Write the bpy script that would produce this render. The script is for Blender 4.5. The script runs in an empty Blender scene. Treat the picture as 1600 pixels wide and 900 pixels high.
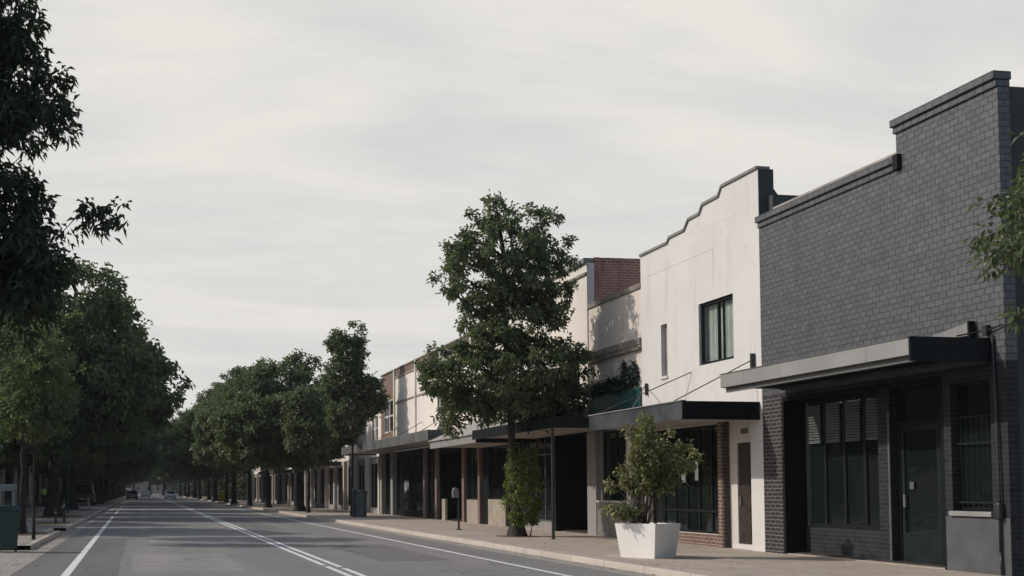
import bpy, math, random
import numpy as np
from mathutils import Vector
R = math.radians
sc = bpy.context.scene
COL = sc.collection

# ------------------------------------------------------------------ camera
cam_d = bpy.data.cameras.new("camera")
cam = bpy.data.objects.new("camera", cam_d)
COL.objects.link(cam)
cam.location = (0, 0, 1.5)
cam.rotation_euler = (R(90 + 3.0), 0, R(-9.0))
cam_d.sensor_width = 36.0
cam_d.lens = 40.5
cam_d.shift_x = 0.18282
cam_d.shift_y = 0.13854
cam_d.clip_start = 0.1
cam_d.clip_end = 5000
sc.camera = cam

# ------------------------------------------------------------------ light
SUN_EL = 34.0
SUN_AZ = 19.0            # ahead of square-left
sx, sy, sz = (-math.cos(R(SUN_AZ)) * math.cos(R(SUN_EL)), math.sin(R(SUN_AZ)) * math.cos(R(SUN_EL)), math.sin(R(SUN_EL)))
sd = bpy.data.lights.new("sun", 'SUN')
sd.energy = 3.0
sd.angle = R(0.7)
sd.color = (1.0, 0.925, 0.85)
sun = bpy.data.objects.new("sun", sd)
COL.objects.link(sun)
sun.rotation_euler = Vector((sx, sy, sz)).to_track_quat('Z', 'Y').to_euler()

world = bpy.data.worlds.new("World")
sc.world = world
world.use_nodes = True
W = world.node_tree
W.nodes.clear()


def wn(t, **k):
    n = W.nodes.new(t)
    for a, b in k.items():
        setattr(n, a, b)
    return n


def wm(op, a, b=None, c=None, clamp=False):
    n = wn('ShaderNodeMath', operation=op, use_clamp=clamp)
    for i, v in enumerate((a, b, c)):
        if v is None:
            continue
        if isinstance(v, (int, float)):
            n.inputs[i].default_value = v
        else:
            W.links.new(v, n.inputs[i])
    return n.outputs[0]


sky = wn('ShaderNodeTexSky', sky_type='NISHITA', sun_disc=False, sun_elevation=R(SUN_EL))
sky.sun_rotation = math.atan2(sx, sy)
sky.dust_density = 2.0
bg1 = wn('ShaderNodeBackground')
bg1.inputs[1].default_value = 0.145
W.links.new(sky.outputs[0], bg1.inputs[0])
tc = wn('ShaderNodeTexCoord')
sp = wn('ShaderNodeSeparateXYZ')
W.links.new(tc.outputs['Generated'], sp.inputs[0])
zz = wm('ADD', wm('MAXIMUM', sp.outputs[2], 0.0), 0.10)
cb = wn('ShaderNodeCombineXYZ')
W.links.new(wm('DIVIDE', sp.outputs[0], zz), cb.inputs[0])
W.links.new(wm('DIVIDE', sp.outputs[1], zz), cb.inputs[1])
mp = wn('ShaderNodeMapping')
mp.inputs['Rotation'].default_value = (0, 0, R(28))
mp.inputs['Scale'].default_value = (0.75, 1.5, 1)
W.links.new(cb.outputs[0], mp.inputs[0])
nz = wn('ShaderNodeTexNoise')
nz.inputs['Scale'].default_value = 1.15
nz.inputs['Detail'].default_value = 7
nz.inputs['Roughness'].default_value = 0.52
nz.inputs['Distortion'].default_value = 0.9
W.links.new(mp.outputs[0], nz.inputs['Vector'])
cr = wn('ShaderNodeValToRGB')
cr.color_ramp.elements[0].position = 0.34
cr.color_ramp.elements[0].color = (0.60, 0.625, 0.64, 1)
cr.color_ramp.elements[1].position = 0.60
cr.color_ramp.elements[1].color = (0.82, 0.79, 0.745, 1)
nz2 = wn('ShaderNodeTexNoise')          # finer combed streaks
nz2.inputs['Scale'].default_value = 3.2
nz2.inputs['Detail'].default_value = 9
nz2.inputs['Roughness'].default_value = 0.62
nz2.inputs['Distortion'].default_value = 0.6
mp2 = wn('ShaderNodeMapping')
mp2.inputs['Rotation'].default_value = (0, 0, R(-20))
mp2.inputs['Scale'].default_value = (0.6, 1.4, 1)
W.links.new(cb.outputs[0], mp2.inputs[0])
W.links.new(mp2.outputs[0], nz2.inputs['Vector'])
W.links.new(wm('ADD', wm('MULTIPLY', nz.outputs[0], .68), wm('MULTIPLY', nz2.outputs[0], .32)), cr.inputs[0])
# a little brighter and warmer towards the horizon haze
hz = wn('ShaderNodeMapRange')
hz.inputs[1].default_value = 0.0
hz.inputs[2].default_value = 0.40
hz.inputs[3].default_value = 0.5
hz.inputs[4].default_value = 0.0
W.links.new(sp.outputs[2], hz.inputs[0])
mxh = wn('ShaderNodeMix', data_type='RGBA')
W.links.new(hz.outputs[0], mxh.inputs[0])
W.links.new(cr.outputs[0], mxh.inputs[6])
mxh.inputs[7].default_value = (0.81, 0.785, 0.74, 1)
bg2 = wn('ShaderNodeBackground')
bg2.inputs[1].default_value = 1.0
W.links.new(mxh.outputs[2], bg2.inputs[0])
# the cloud sheet lies over the far end of the street; overhead and behind it opens
f1 = wn('ShaderNodeMapRange', interpolation_type='SMOOTHSTEP')
f1.inputs[1].default_value = 0.42
f1.inputs[2].default_value = 0.72
f1.inputs[3].default_value = 1.0
f1.inputs[4].default_value = 0.22
W.links.new(sp.outputs[2], f1.inputs[0])
f2 = wn('ShaderNodeMapRange', interpolation_type='SMOOTHSTEP')
f2.inputs[1].default_value = -0.15
f2.inputs[2].default_value = 0.45
f2.inputs[3].default_value = 0.12
f2.inputs[4].default_value = 1.0
W.links.new(sp.outputs[1], f2.inputs[0])
mxw = wn('ShaderNodeMixShader')
W.links.new(wm('MULTIPLY', f1.outputs[0], f2.outputs[0]), mxw.inputs[0])
W.links.new(bg1.outputs[0], mxw.inputs[1])
W.links.new(bg2.outputs[0], mxw.inputs[2])
wo = wn('ShaderNodeOutputWorld')
W.links.new(mxw.outputs[0], wo.inputs[0])

sc.view_settings.view_transform = 'Standard'
sc.view_settings.look = 'None'
sc.view_settings.exposure = 0.0
sc.view_settings.gamma = 1.0
sc.render.engine = 'CYCLES'
sc.cycles.max_bounces = 6
sc.cycles.diffuse_bounces = 3
sc.cycles.transparent_max_bounces = 12
sc.cycles.use_denoising = True


# ------------------------------------------------------------------ materials
class Mat:
    def __init__(s, name, rough=0.8, color=(.5, .5, .5), metal=0.0, spec=0.5):
        s.m = bpy.data.materials.new(name)
        s.m.use_nodes = True
        s.t = s.m.node_tree
        s.b = s.t.nodes['Principled BSDF']
        s.b.inputs['Roughness'].default_value = rough
        s.b.inputs['Base Color'].default_value = (*color, 1)
        s.b.inputs['Metallic'].default_value = metal
        s.b.inputs['Specular IOR Level'].default_value = spec

    def n(s, t, **k):
        n = s.t.nodes.new(t)
        for a, b in k.items():
            setattr(n, a, b)
        return n

    def l(s, a, b):
        s.t.links.new(a, b)

    def math(s, op, a, b=None, c=None, clamp=False):
        n = s.n('ShaderNodeMath', operation=op, use_clamp=clamp)
        for i, v in enumerate((a, b, c)):
            if v is None:
                continue
            if isinstance(v, (int, float)):
                n.inputs[i].default_value = v
            else:
                s.l(v, n.inputs[i])
        return n.outputs[0]

    def pos(s):
        return s.n('ShaderNodeNewGeometry').outputs['Position']

    def noise(s, scale, detail=4, rough=.55, vec=None, stretch=None):
        n = s.n('ShaderNodeTexNoise')
        n.inputs['Scale'].default_value = scale
        n.inputs['Detail'].default_value = detail
        n.inputs['Roughness'].default_value = rough
        v = vec if vec is not None else s.pos()
        if stretch:
            mpn = s.n('ShaderNodeMapping')
            mpn.inputs['Scale'].default_value = stretch
            s.l(v, mpn.inputs[0])
            v = mpn.outputs[0]
        s.l(v, n.inputs['Vector'])
        return n.outputs[0]

    def rng(s, v, a, b, c=0., d=1.):
        n = s.n('ShaderNodeMapRange')
        for i, q in enumerate((a, b, c, d)):
            n.inputs[i + 1].default_value = q
        s.l(v, n.inputs[0])
        return n.outputs[0]

    def mix(s, f, a, b, mode='MIX'):
        n = s.n('ShaderNodeMix', data_type='RGBA', blend_type=mode)
        for i, v in ((0, f), (6, a), (7, b)):
            if isinstance(v, (int, float)):
                n.inputs[i].default_value = v
            elif isinstance(v, tuple):
                n.inputs[i].default_value = (*v, 1)
            else:
                s.l(v, n.inputs[i])
        return n.outputs[2]

    def col(s, v):
        s.l(v, s.b.inputs['Base Color'])

    def bump(s, h, strength=.5, dist=.01):
        n = s.n('ShaderNodeBump')
        n.inputs['Strength'].default_value = strength
        n.inputs['Distance'].default_value = dist
        s.l(h, n.inputs['Height'])
        s.l(n.outputs[0], s.b.inputs['Normal'])
        return n


def plain(name, c, rough=.7, var=.25, scale=3., metal=0., spec=.5, grime=None, bump=0.15):
    """a surface with uneven tone, fine grain and a little grime"""
    m = Mat(name, rough, c, metal, spec)
    n1 = m.noise(scale, 6, .6)
    n2 = m.noise(scale * 14, 3, .6)
    d = tuple(x * (1 - var) for x in c)
    e = tuple(min(1, x * (1 + var * .5)) for x in c)
    cc = m.mix(m.rng(n1, .35, .68), d, e)
    cc = m.mix(m.rng(n2, .3, .7, 0, .18), cc, tuple(x * .6 for x in c))
    if grime:
        n3 = m.noise(1.1, 7, .65, stretch=(2.2, 2.2, .35))
        cc = m.mix(m.rng(n3, .52, .72, 0, .8), cc, grime)
    m.col(cc)
    m.l(m.rng(n1, .3, .7, max(0.02, rough - .1), min(1, rough + .1)), m.b.inputs['Roughness'])
    if bump:
        m.bump(n2, bump, .004)
    return m.m


def brick(name, c1, c2, mortar, w=.21, h=.112, ms=.008, rough=.6, bump=.9, fade=None, spec=.4, offset=.5):
    m = Mat(name, rough, c1, 0, spec)
    p = m.n('ShaderNodeSeparateXYZ')
    m.l(m.pos(), p.inputs[0])
    wob = m.noise(2.0, 2, .5)
    cbn = m.n('ShaderNodeCombineXYZ')
    m.l(m.math('ADD', m.math('ADD', p.outputs[0], p.outputs[1]), m.math('MULTIPLY', wob, .03)), cbn.inputs[0])
    m.l(m.math('ADD', p.outputs[2], m.math('MULTIPLY', wob, .015)), cbn.inputs[1])
    bt = m.n('ShaderNodeTexBrick')
    bt.offset = offset
    m.l(cbn.outputs[0], bt.inputs['Vector'])
    bt.inputs['Scale'].default_value = 1.0
    bt.inputs['Brick Width'].default_value = w
    bt.inputs['Row Height'].default_value = h
    bt.inputs['Mortar Size'].default_value = ms
    bt.inputs['Mortar Smooth'].default_value = .35
    bt.inputs['Bias'].default_value = 0
    bt.inputs['Color1'].default_value = (*c1, 1)
    bt.inputs['Color2'].default_value = (*c2, 1)
    bt.inputs['Mortar'].default_value = (*mortar, 1)
    n1 = m.noise(1.3, 6, .6)
    n2 = m.noise(40, 4, .65)
    cc = m.mix(m.rng(n1, .35, .7, 0, .35), bt.outputs['Color'], tuple(x * .55 for x in c1))
    cc = m.mix(m.rng(n2, .45, .75, 0, .3), cc, tuple(min(1, x * 1.8) for x in c1))
    ns = m.noise(1.0, 7, .7, stretch=(2.6, 2.6, .22))
    cc = m.mix(m.rng(ns, .55, .75, 0, .45), cc, tuple(x * .5 for x in c1))
    nv = m.noise(4.5, 3, .5)
    cc = m.mix(m.rng(nv, .5, .7, 0, .22), cc, tuple(min(1, x * 1.6) for x in c2))
    if fade:
        n3 = m.noise(.8, 6, .65, stretch=(1.5, 1.5, .5))
        cc = m.mix(m.rng(n3, .5, .68, 0, .9), cc, fade)
    m.col(cc)
    hgt = m.math('ADD', m.math('MULTIPLY', bt.outputs['Fac'], -1.0), m.math('MULTIPLY', n2, .35))
    m.bump(hgt, bump, .012)
    m.l(m.rng(n1, .3, .7, rough - .12, rough + .15), m.b.inputs['Roughness'])
    return m.m


def render_wall(name, c, stain, streak=.5, lowdirt=0.0, crack=True):
    """painted render with blotches, rain streaks and faint cracks"""
    m = Mat(name, .85, c, 0, .25)
    n1 = m.noise(.55, 8, .6)
    n2 = m.noise(1.0, 8, .7, stretch=(3.0, 3.0, .28))
    n3 = m.noise(25, 4, .6)
    n4 = m.noise(3.5, 6, .65)
    cc = m.mix(m.rng(n1, .4, .7, 0, .5), c, tuple(x * .84 for x in c))
    cc = m.mix(m.rng(n2, .54, .74, 0, streak), cc, stain)
    cc = m.mix(m.rng(n4, .6, .75, 0, .3 * streak + .1), cc, tuple(x * .6 for x in stain))
    if crack:
        v = m.n('ShaderNodeTexVoronoi', feature='DISTANCE_TO_EDGE')
        v.inputs['Scale'].default_value = .55
        dn = m.n('ShaderNodeVectorMath', operation='ADD')
        nn = m.n('ShaderNodeTexNoise')
        nn.inputs['Scale'].default_value = 1.5
        m.l(m.pos(), nn.inputs['Vector'])
        m.l(m.pos(), dn.inputs[0])
        m.l(nn.outputs['Color'], dn.inputs[1])
        m.l(dn.outputs[0], v.inputs['Vector'])
        cc = m.mix(m.rng(v.outputs['Distance'], 0, .004, .16, 0), cc, tuple(x * .5 for x in stain))
    m.col(cc)
    m.bump(m.math('ADD', n3, m.math('MULTIPLY', n4, .6)), .35, .006)
    return m.m


def glass(name, tint=(.010, .014, .014), rough=.012, alpha=.78, wav=.25):
    m = Mat(name, rough, tint, 0, .8)
    m.b.inputs['IOR'].default_value = 1.75
    m.b.inputs['Alpha'].default_value = alpha
    n = m.noise(1.4, 2, .5)
    m.bump(n, wav, .01)
    n2 = m.noise(5, 6, .7)
    m.l(m.rng(n2, .5, .8, rough, rough + .03), m.b.inputs['Roughness'])
    return m.m


def leafmat(name, dark, light, trans=(.15, .20, .07), rough=.45, tf=.38):
    m = Mat(name, rough, dark, 0, .35)
    a = m.n('ShaderNodeAttribute', attribute_name='tone')
    cc = m.mix(a.outputs['Fac'], dark, light)
    m.col(cc)
    tb = m.n('ShaderNodeBsdfTranslucent')
    tb.inputs[0].default_value = (*trans, 1)
    mx = m.n('ShaderNodeMixShader')
    mx.inputs[0].default_value = tf
    m.l(m.b.outputs[0], mx.inputs[1])
    m.l(tb.outputs[0], mx.inputs[2])
    o = m.t.nodes['Material Output']
    m.l(mx.outputs[0], o.inputs[0])
    return m.m


def asphalt(g=1.0, name='asphalt'):
    m = Mat(name, .85, (.08, .08, .08), 0, .3)
    n1 = m.noise(.22, 6, .6, stretch=(1.6, .25, 1))
    n2 = m.noise(60, 4, .7)
    n3 = m.noise(1.2, 7, .7, stretch=(1, .35, 1))
    v = m.n('ShaderNodeTexVoronoi')
    v.inputs['Scale'].default_value = 90
    m.l(m.pos(), v.inputs['Vector'])
    cc = m.mix(m.rng(n1, .35, .68), tuple(x * g for x in (.150, .146, .140)), tuple(x * g for x in (.205, .196, .184)))
    cc = m.mix(m.rng(n3, .55, .7, 0, .35), cc, tuple(x * g for x in (.095, .094, .092)))
    cc = m.mix(m.rng(v.outputs['Distance'], .1, .5, .45, 0), cc, tuple(x * g for x in (.27, .26, .245)))
    # polished wheel tracks along the lanes
    p = m.n('ShaderNodeSeparateXYZ')
    m.l(m.pos(), p.inputs[0])
    wv = m.math('SINE', m.math('MULTIPLY', m.math('ADD', p.outputs[0], .3), 3.6))
    cc = m.mix(m.rng(wv, .2, 1, 0, .3), cc, tuple(x * g for x in (.225, .215, .20)))
    # sealed cracks
    vc = m.n('ShaderNodeTexVoronoi', feature='DISTANCE_TO_EDGE')
    vc.inputs['Scale'].default_value = .12
    ad = m.n('ShaderNodeVectorMath', operation='ADD')
    nn = m.n('ShaderNodeTexNoise')
    nn.inputs['Scale'].default_value = .5
    nn.inputs['Detail'].default_value = 6
    m.l(m.pos(), nn.inputs['Vector'])
    sc2 = m.n('ShaderNodeVectorMath', operation='SCALE')
    sc2.inputs['Scale'].default_value = 3.0
    m.l(nn.outputs['Color'], sc2.inputs[0])
    m.l(m.pos(), ad.inputs[0])
    m.l(sc2.outputs[0], ad.inputs[1])
    m.l(ad.outputs[0], vc.inputs['Vector'])
    cc = m.mix(m.rng(vc.outputs['Distance'], .001, .004, .7, 0), cc, tuple(x * g for x in (.05, .05, .05)))
    nsp = m.noise(2.2, 5, .7)
    cc = m.mix(m.rng(nsp, .66, .74, 0, .5), cc, tuple(x * g for x in (.07, .068, .066)))
    m.col(cc)
    m.bump(m.math('ADD', n2, v.outputs['Distance']), .7, .008)
    return m.m


def concrete(name, c, jw=1.5, jl=1.5, rough=.85, leaf=True):
    m = Mat(name, rough, c, 0, .3)
    bt = m.n('ShaderNodeTexBrick')
    bt.offset = 0
    m.l(m.pos(), bt.inputs['Vector'])
    bt.inputs['Scale'].default_value = 1
    bt.inputs['Brick Width'].default_value = jw
    bt.inputs['Row Height'].default_value = jl
    bt.inputs['Mortar Size'].default_value = .012
    bt.inputs['Mortar Smooth'].default_value = .2
    bt.inputs['Color1'].default_value = (*c, 1)
    bt.inputs['Color2'].default_value = (*(x * .86 for x in c), 1)
    bt.inputs['Mortar'].default_value = (*(x * .35 for x in c), 1)
    n1 = m.noise(.8, 8, .65)
    n2 = m.noise(55, 4, .6)
    n3 = m.noise(7, 6, .7)
    cc = m.mix(m.rng(n1, .4, .68, 0, .5), bt.outputs['Color'], tuple(x * .62 for x in c))
    cc = m.mix(m.rng(n3, .58, .72, 0, .4), cc, tuple(x * .5 for x in c))
    m.col(cc)
    m.bump(m.math('ADD', m.math('MULTIPLY', bt.outputs['Fac'], -1.5), n2), .4, .006)
    return m.m


def paint_line():
    m = Mat('road_paint', .7, (.55, .55, .53), 0, .3)
    n1 = m.noise(9, 7, .75)
    cc = m.mix(m.rng(n1, .5, .66, 0, .75), (.72, .71, .68), (.26, .255, .24))
    m.col(cc)
    return m.m


def bark(name, c):
    m = Mat(name, .9, c, 0, .2)
    n1 = m.noise(6, 6, .7, stretch=(3, 3, .5))
    cc = m.mix(m.rng(n1, .35, .7), tuple(x * .45 for x in c), tuple(x * 1.3 for x in c))
    m.col(cc)
    m.bump(n1, 1., .03)
    return m.m


M = {}
M['asphalt'] = asphalt(1.14)
M['paint'] = paint_line()
M['pave'] = concrete('pavement_concrete', (.44, .375, .31), 1.6, 1.6)
M['pave_l'] = concrete('pavement_concrete_grey', (.33, .30, .265), 1.5, 1.5)
M['kerb'] = concrete('kerb_concrete', (.50, .445, .38), 30, 1.8)
M['gutter'] = concrete('gutter_concrete', (.33, .305, .27), 30, 2.4)
M['dirt'] = plain('leaf_litter', (.13, .085, .05), .95, .5, 9, bump=.8)
M['earth'] = plain('dry_ground', (.10, .10, .06), .95, .4, .3)
M['dbrick'] = brick('grey_painted_brick', (.074, .078, .085), (.102, .105, .113), (.050, .051, .054), .205, .113, .010, .42, 1.9)
M['lbrick'] = brick('charcoal_brick', (.020, .022, .026), (.045, .040, .040), (.22, .205, .19), .215, .086, .010, .6, .9, spec=.2)
M['pierbrick'] = brick('shaded_painted_pier_brick', (.020, .022, .025), (.032, .033, .036), (.070, .068, .067), .215, .086, .007, .7, .8, spec=.12)  # dark painted brick, darkened further for the awning's shade
M['shadedbrick'] = brick('shaded_pillar_brick', (.045, .032, .027), (.060, .042, .034), (.12, .10, .09), .24, .086, .012, .75, .8)  # pillar brick with the shade of its near return put into the colour
M['redbrick'] = brick('red_brick', (.30, .125, .085), (.38, .17, .12), (.50, .42, .35), .24, .086, .014, .8, .8, fade=(.17, .09, .07))
M['paintedtan'] = brick('brown_brick', (.15, .10, .078), (.19, .125, .095), (.24, .20, .175), .24, .086, .011, .8, .8)
M['shopbrick'] = brick('shop_pillar_brick', (.15, .085, .06), (.09, .05, .04), (.36, .31, .26), .24, .086, .012, .75, .8)
M['darkrender'] = plain('grey_render', (.074, .077, .080), .6, .3, 1.5, grime=(.06, .06, .06), bump=.4)
M['black_and_shade'] = plain('black_paint_and_shade', (.007, .009, .011), .6, .3, 3, spec=.15)  # black parts, also the shade of recesses and near awning ends
M['charcoal'] = plain('charcoal_metal', (.052, .058, .064), .42, .35, 1.2, grime=(.03, .034, .036))
M['greymetal'] = plain('grey_fascia_metal', (.26, .256, .245), .45, .12, .8, grime=(.15, .15, .14))
M['midmetal'] = plain('mid_grey_fascia', (.115, .118, .115), .5, .2, .8, grime=(.07, .07, .07))
M['soffit'] = plain('cream_soffit', (.33, .30, .26), .8, .2, 1.2)
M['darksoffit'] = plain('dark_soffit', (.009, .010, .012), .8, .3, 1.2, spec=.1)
M['roofsheet'] = plain('galvanised_roof', (.30, .275, .255), .55, .3, 1.4, grime=(.16, .145, .135))
M['white'] = render_wall('white_render', (.585, .572, .553), (.40, .38, .355), .55)
M['stained'] = render_wall('stained_render', (.58, .525, .47), (.17, .14, .12), .95)
M['cream'] = render_wall('cream_render', (.64, .60, .55), (.38, .34, .29), .5)
M['cream2'] = render_wall('pale_panel_render', (.74, .685, .62), (.5, .44, .38), .3, crack=False)
M['pillar'] = render_wall('white_pillar_paint', (.56, .52, .48), (.27, .24, .22), .5)
M['greypaint'] = render_wall('grey_pillar_paint', (.27, .255, .24), (.12, .11, .10), .6)
M['tile'] = brick('grey_wall_tile', (.17, .155, .145), (.22, .20, .185), (.11, .10, .095), .16, .16, .005, .4, .5, offset=0)
M['coping_dark'] = plain('dark_coping', (.09, .09, .092), .55, .25, 2)
M['coping_grn'] = plain('weathered_coping', (.20, .205, .19), .8, .3, 2)
M['sidegrn'] = plain('dark_green_side', (.045, .052, .05), .8, .4, 1.3, bump=.4)
M['stainmould'] = plain('stained_moulding', (.22, .195, .17), .85, .45, 2.0, grime=(.10, .085, .075))
M['teal'] = plain('teal_panel', (.022, .085, .082), .35, .4, 1.5, grime=(.03, .05, .048))
M['timber'] = plain('dark_timber', (.034, .023, .018), .5, .35, 4)
M['tan'] = plain('tan_panel', (.33, .285, .23), .7, .2, 2, grime=(.2, .17, .14))
M['pink'] = plain('faded_pink_paint', (.22, .165, .15), .7, .25, 3)
M['frame'] = plain('dark_window_frame', (.007, .009, .011), .6, .3, 3, spec=.2)
M['greyframe'] = plain('grey_window_frame', (.09, .10, .10), .45, .2, 3)
M['whiteframe'] = plain('white_window_frame', (.55, .52, .48), .6, .2, 3)
M['doorpaint'] = plain('blue_black_door_paint', (.010, .015, .017), .55, .3, 3, spec=.2)
M['glass'] = glass('shop_glass')
M['glass_up'] = glass('upper_glass', (.02, .03, .028), .02, .12, .2)
M['blind'] = plain('slatted_blind', (.095, .115, .11), .7, .2, 4)
M['curtain'] = plain('grey_curtain', (.62, .68, .62), .9, .2, 2.5)
M['interior'] = plain('dim_interior', (.022, .020, .018), .9, .4, 1)
M['floor_in'] = plain('shop_floor', (.07, .06, .05), .6, .3, 1)
M['planter'] = plain('white_planter', (.86, .83, .78), .6, .04, 1.5)
M['soil'] = plain('potting_soil', (.03, .022, .016), .95, .4, 15, bump=.8)
M['bark'] = bark('tree_bark', (.060, .050, .042))
M['bark_d'] = bark('dark_bark', (.040, .035, .030))
M['stem'] = bark('shrub_stem', (.11, .09, .06))
M['leaf_main'] = leafmat('leaf_main', (.032, .050, .030), (.185, .20, .125))
M['leaf_left'] = leafmat('leaf_left', (.028, .050, .028), (.185, .22, .11))
M['leaf_far'] = leafmat('leaf_far', (.040, .062, .036), (.225, .24, .135))
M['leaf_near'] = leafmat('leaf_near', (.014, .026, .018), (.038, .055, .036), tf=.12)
M['leaf_ivy'] = leafmat('leaf_vine', (.035, .060, .018), (.23, .28, .07), (.20, .26, .04), tf=.3)
M['leaf_pot'] = leafmat('leaf_shrub', (.07, .085, .035), (.42, .42, .18), (.18, .2, .06), tf=.25)
M['leaf_teal'] = leafmat('leaf_balcony', (.012, .028, .025), (.025, .050, .040), (.02, .05, .03), tf=.1)
M['binbody'] = plain('dark_green_bin', (.012, .042, .038), .5, .3, 3)
M['bluepost'] = plain('blue_post_paint', (.02, .06, .085), .45, .3, 3)
M['greybin'] = plain('grey_green_bin', (.13, .155, .145), .6, .3, 3)
M['yellow'] = plain('yellow_bin', (.42, .36, .03), .5, .2, 3)
M['limelid'] = plain('lime_lid', (.42, .55, .10), .5, .2, 3)
M['palepost'] = plain('pale_post_paint', (.66, .63, .58), .7, .2, 2)
M['railpaint'] = plain('pale_green_rail', (.16, .19, .18), .6, .2, 2)
M['pinkwall'] = render_wall('mauve_render', (.40, .33, .32), (.2, .16, .15), .4)
M['metal_d'] = plain('dark_pole_metal', (.02, .022, .024), .45, .3, 6)
M['metal_l'] = plain('light_metal', (.35, .35, .34), .35, .2, 6, metal=.6)
M['rubber'] = plain('tyre_rubber', (.012, .012, .012), .8, .2, 8)
M['skin'] = plain('skin_tone', (.42, .26, .19), .6, .1, 8)
M['vest'] = plain('hi_vis_cloth', (.50, .60, .06), .8, .2, 8)
M['trousers'] = plain('dark_trousers', (.03, .032, .045), .9, .2, 8)
M['hair'] = plain('dark_hair', (.02, .014, .01), .8, .2, 8)


# ------------------------------------------------------------------ object helpers
def tag(o, label=None, cat=None, group=None, kind=None):
    if label:
        o['label'] = label
    if cat:
        o['category'] = cat
    if group:
        o['group'] = group
    if kind:
        o['kind'] = kind
    return o


def thing(name, loc, label, cat, group=None, rz=0):
    o = bpy.data.objects.new(name, None)
    o.empty_display_size = .3
    COL.objects.link(o)
    o.location = loc
    o.rotation_euler = (0, 0, rz)
    return tag(o, label, cat, group)


def rootloc(o):
    while o.parent:
        o = o.parent
    return o.location


def link_mesh(name, me, mat, parent=None):
    if mat is not None:
        me.materials.append(mat)
    o = bpy.data.objects.new(name, me)
    COL.objects.link(o)
    if parent is not None:
        o.parent = parent
    return o


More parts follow.
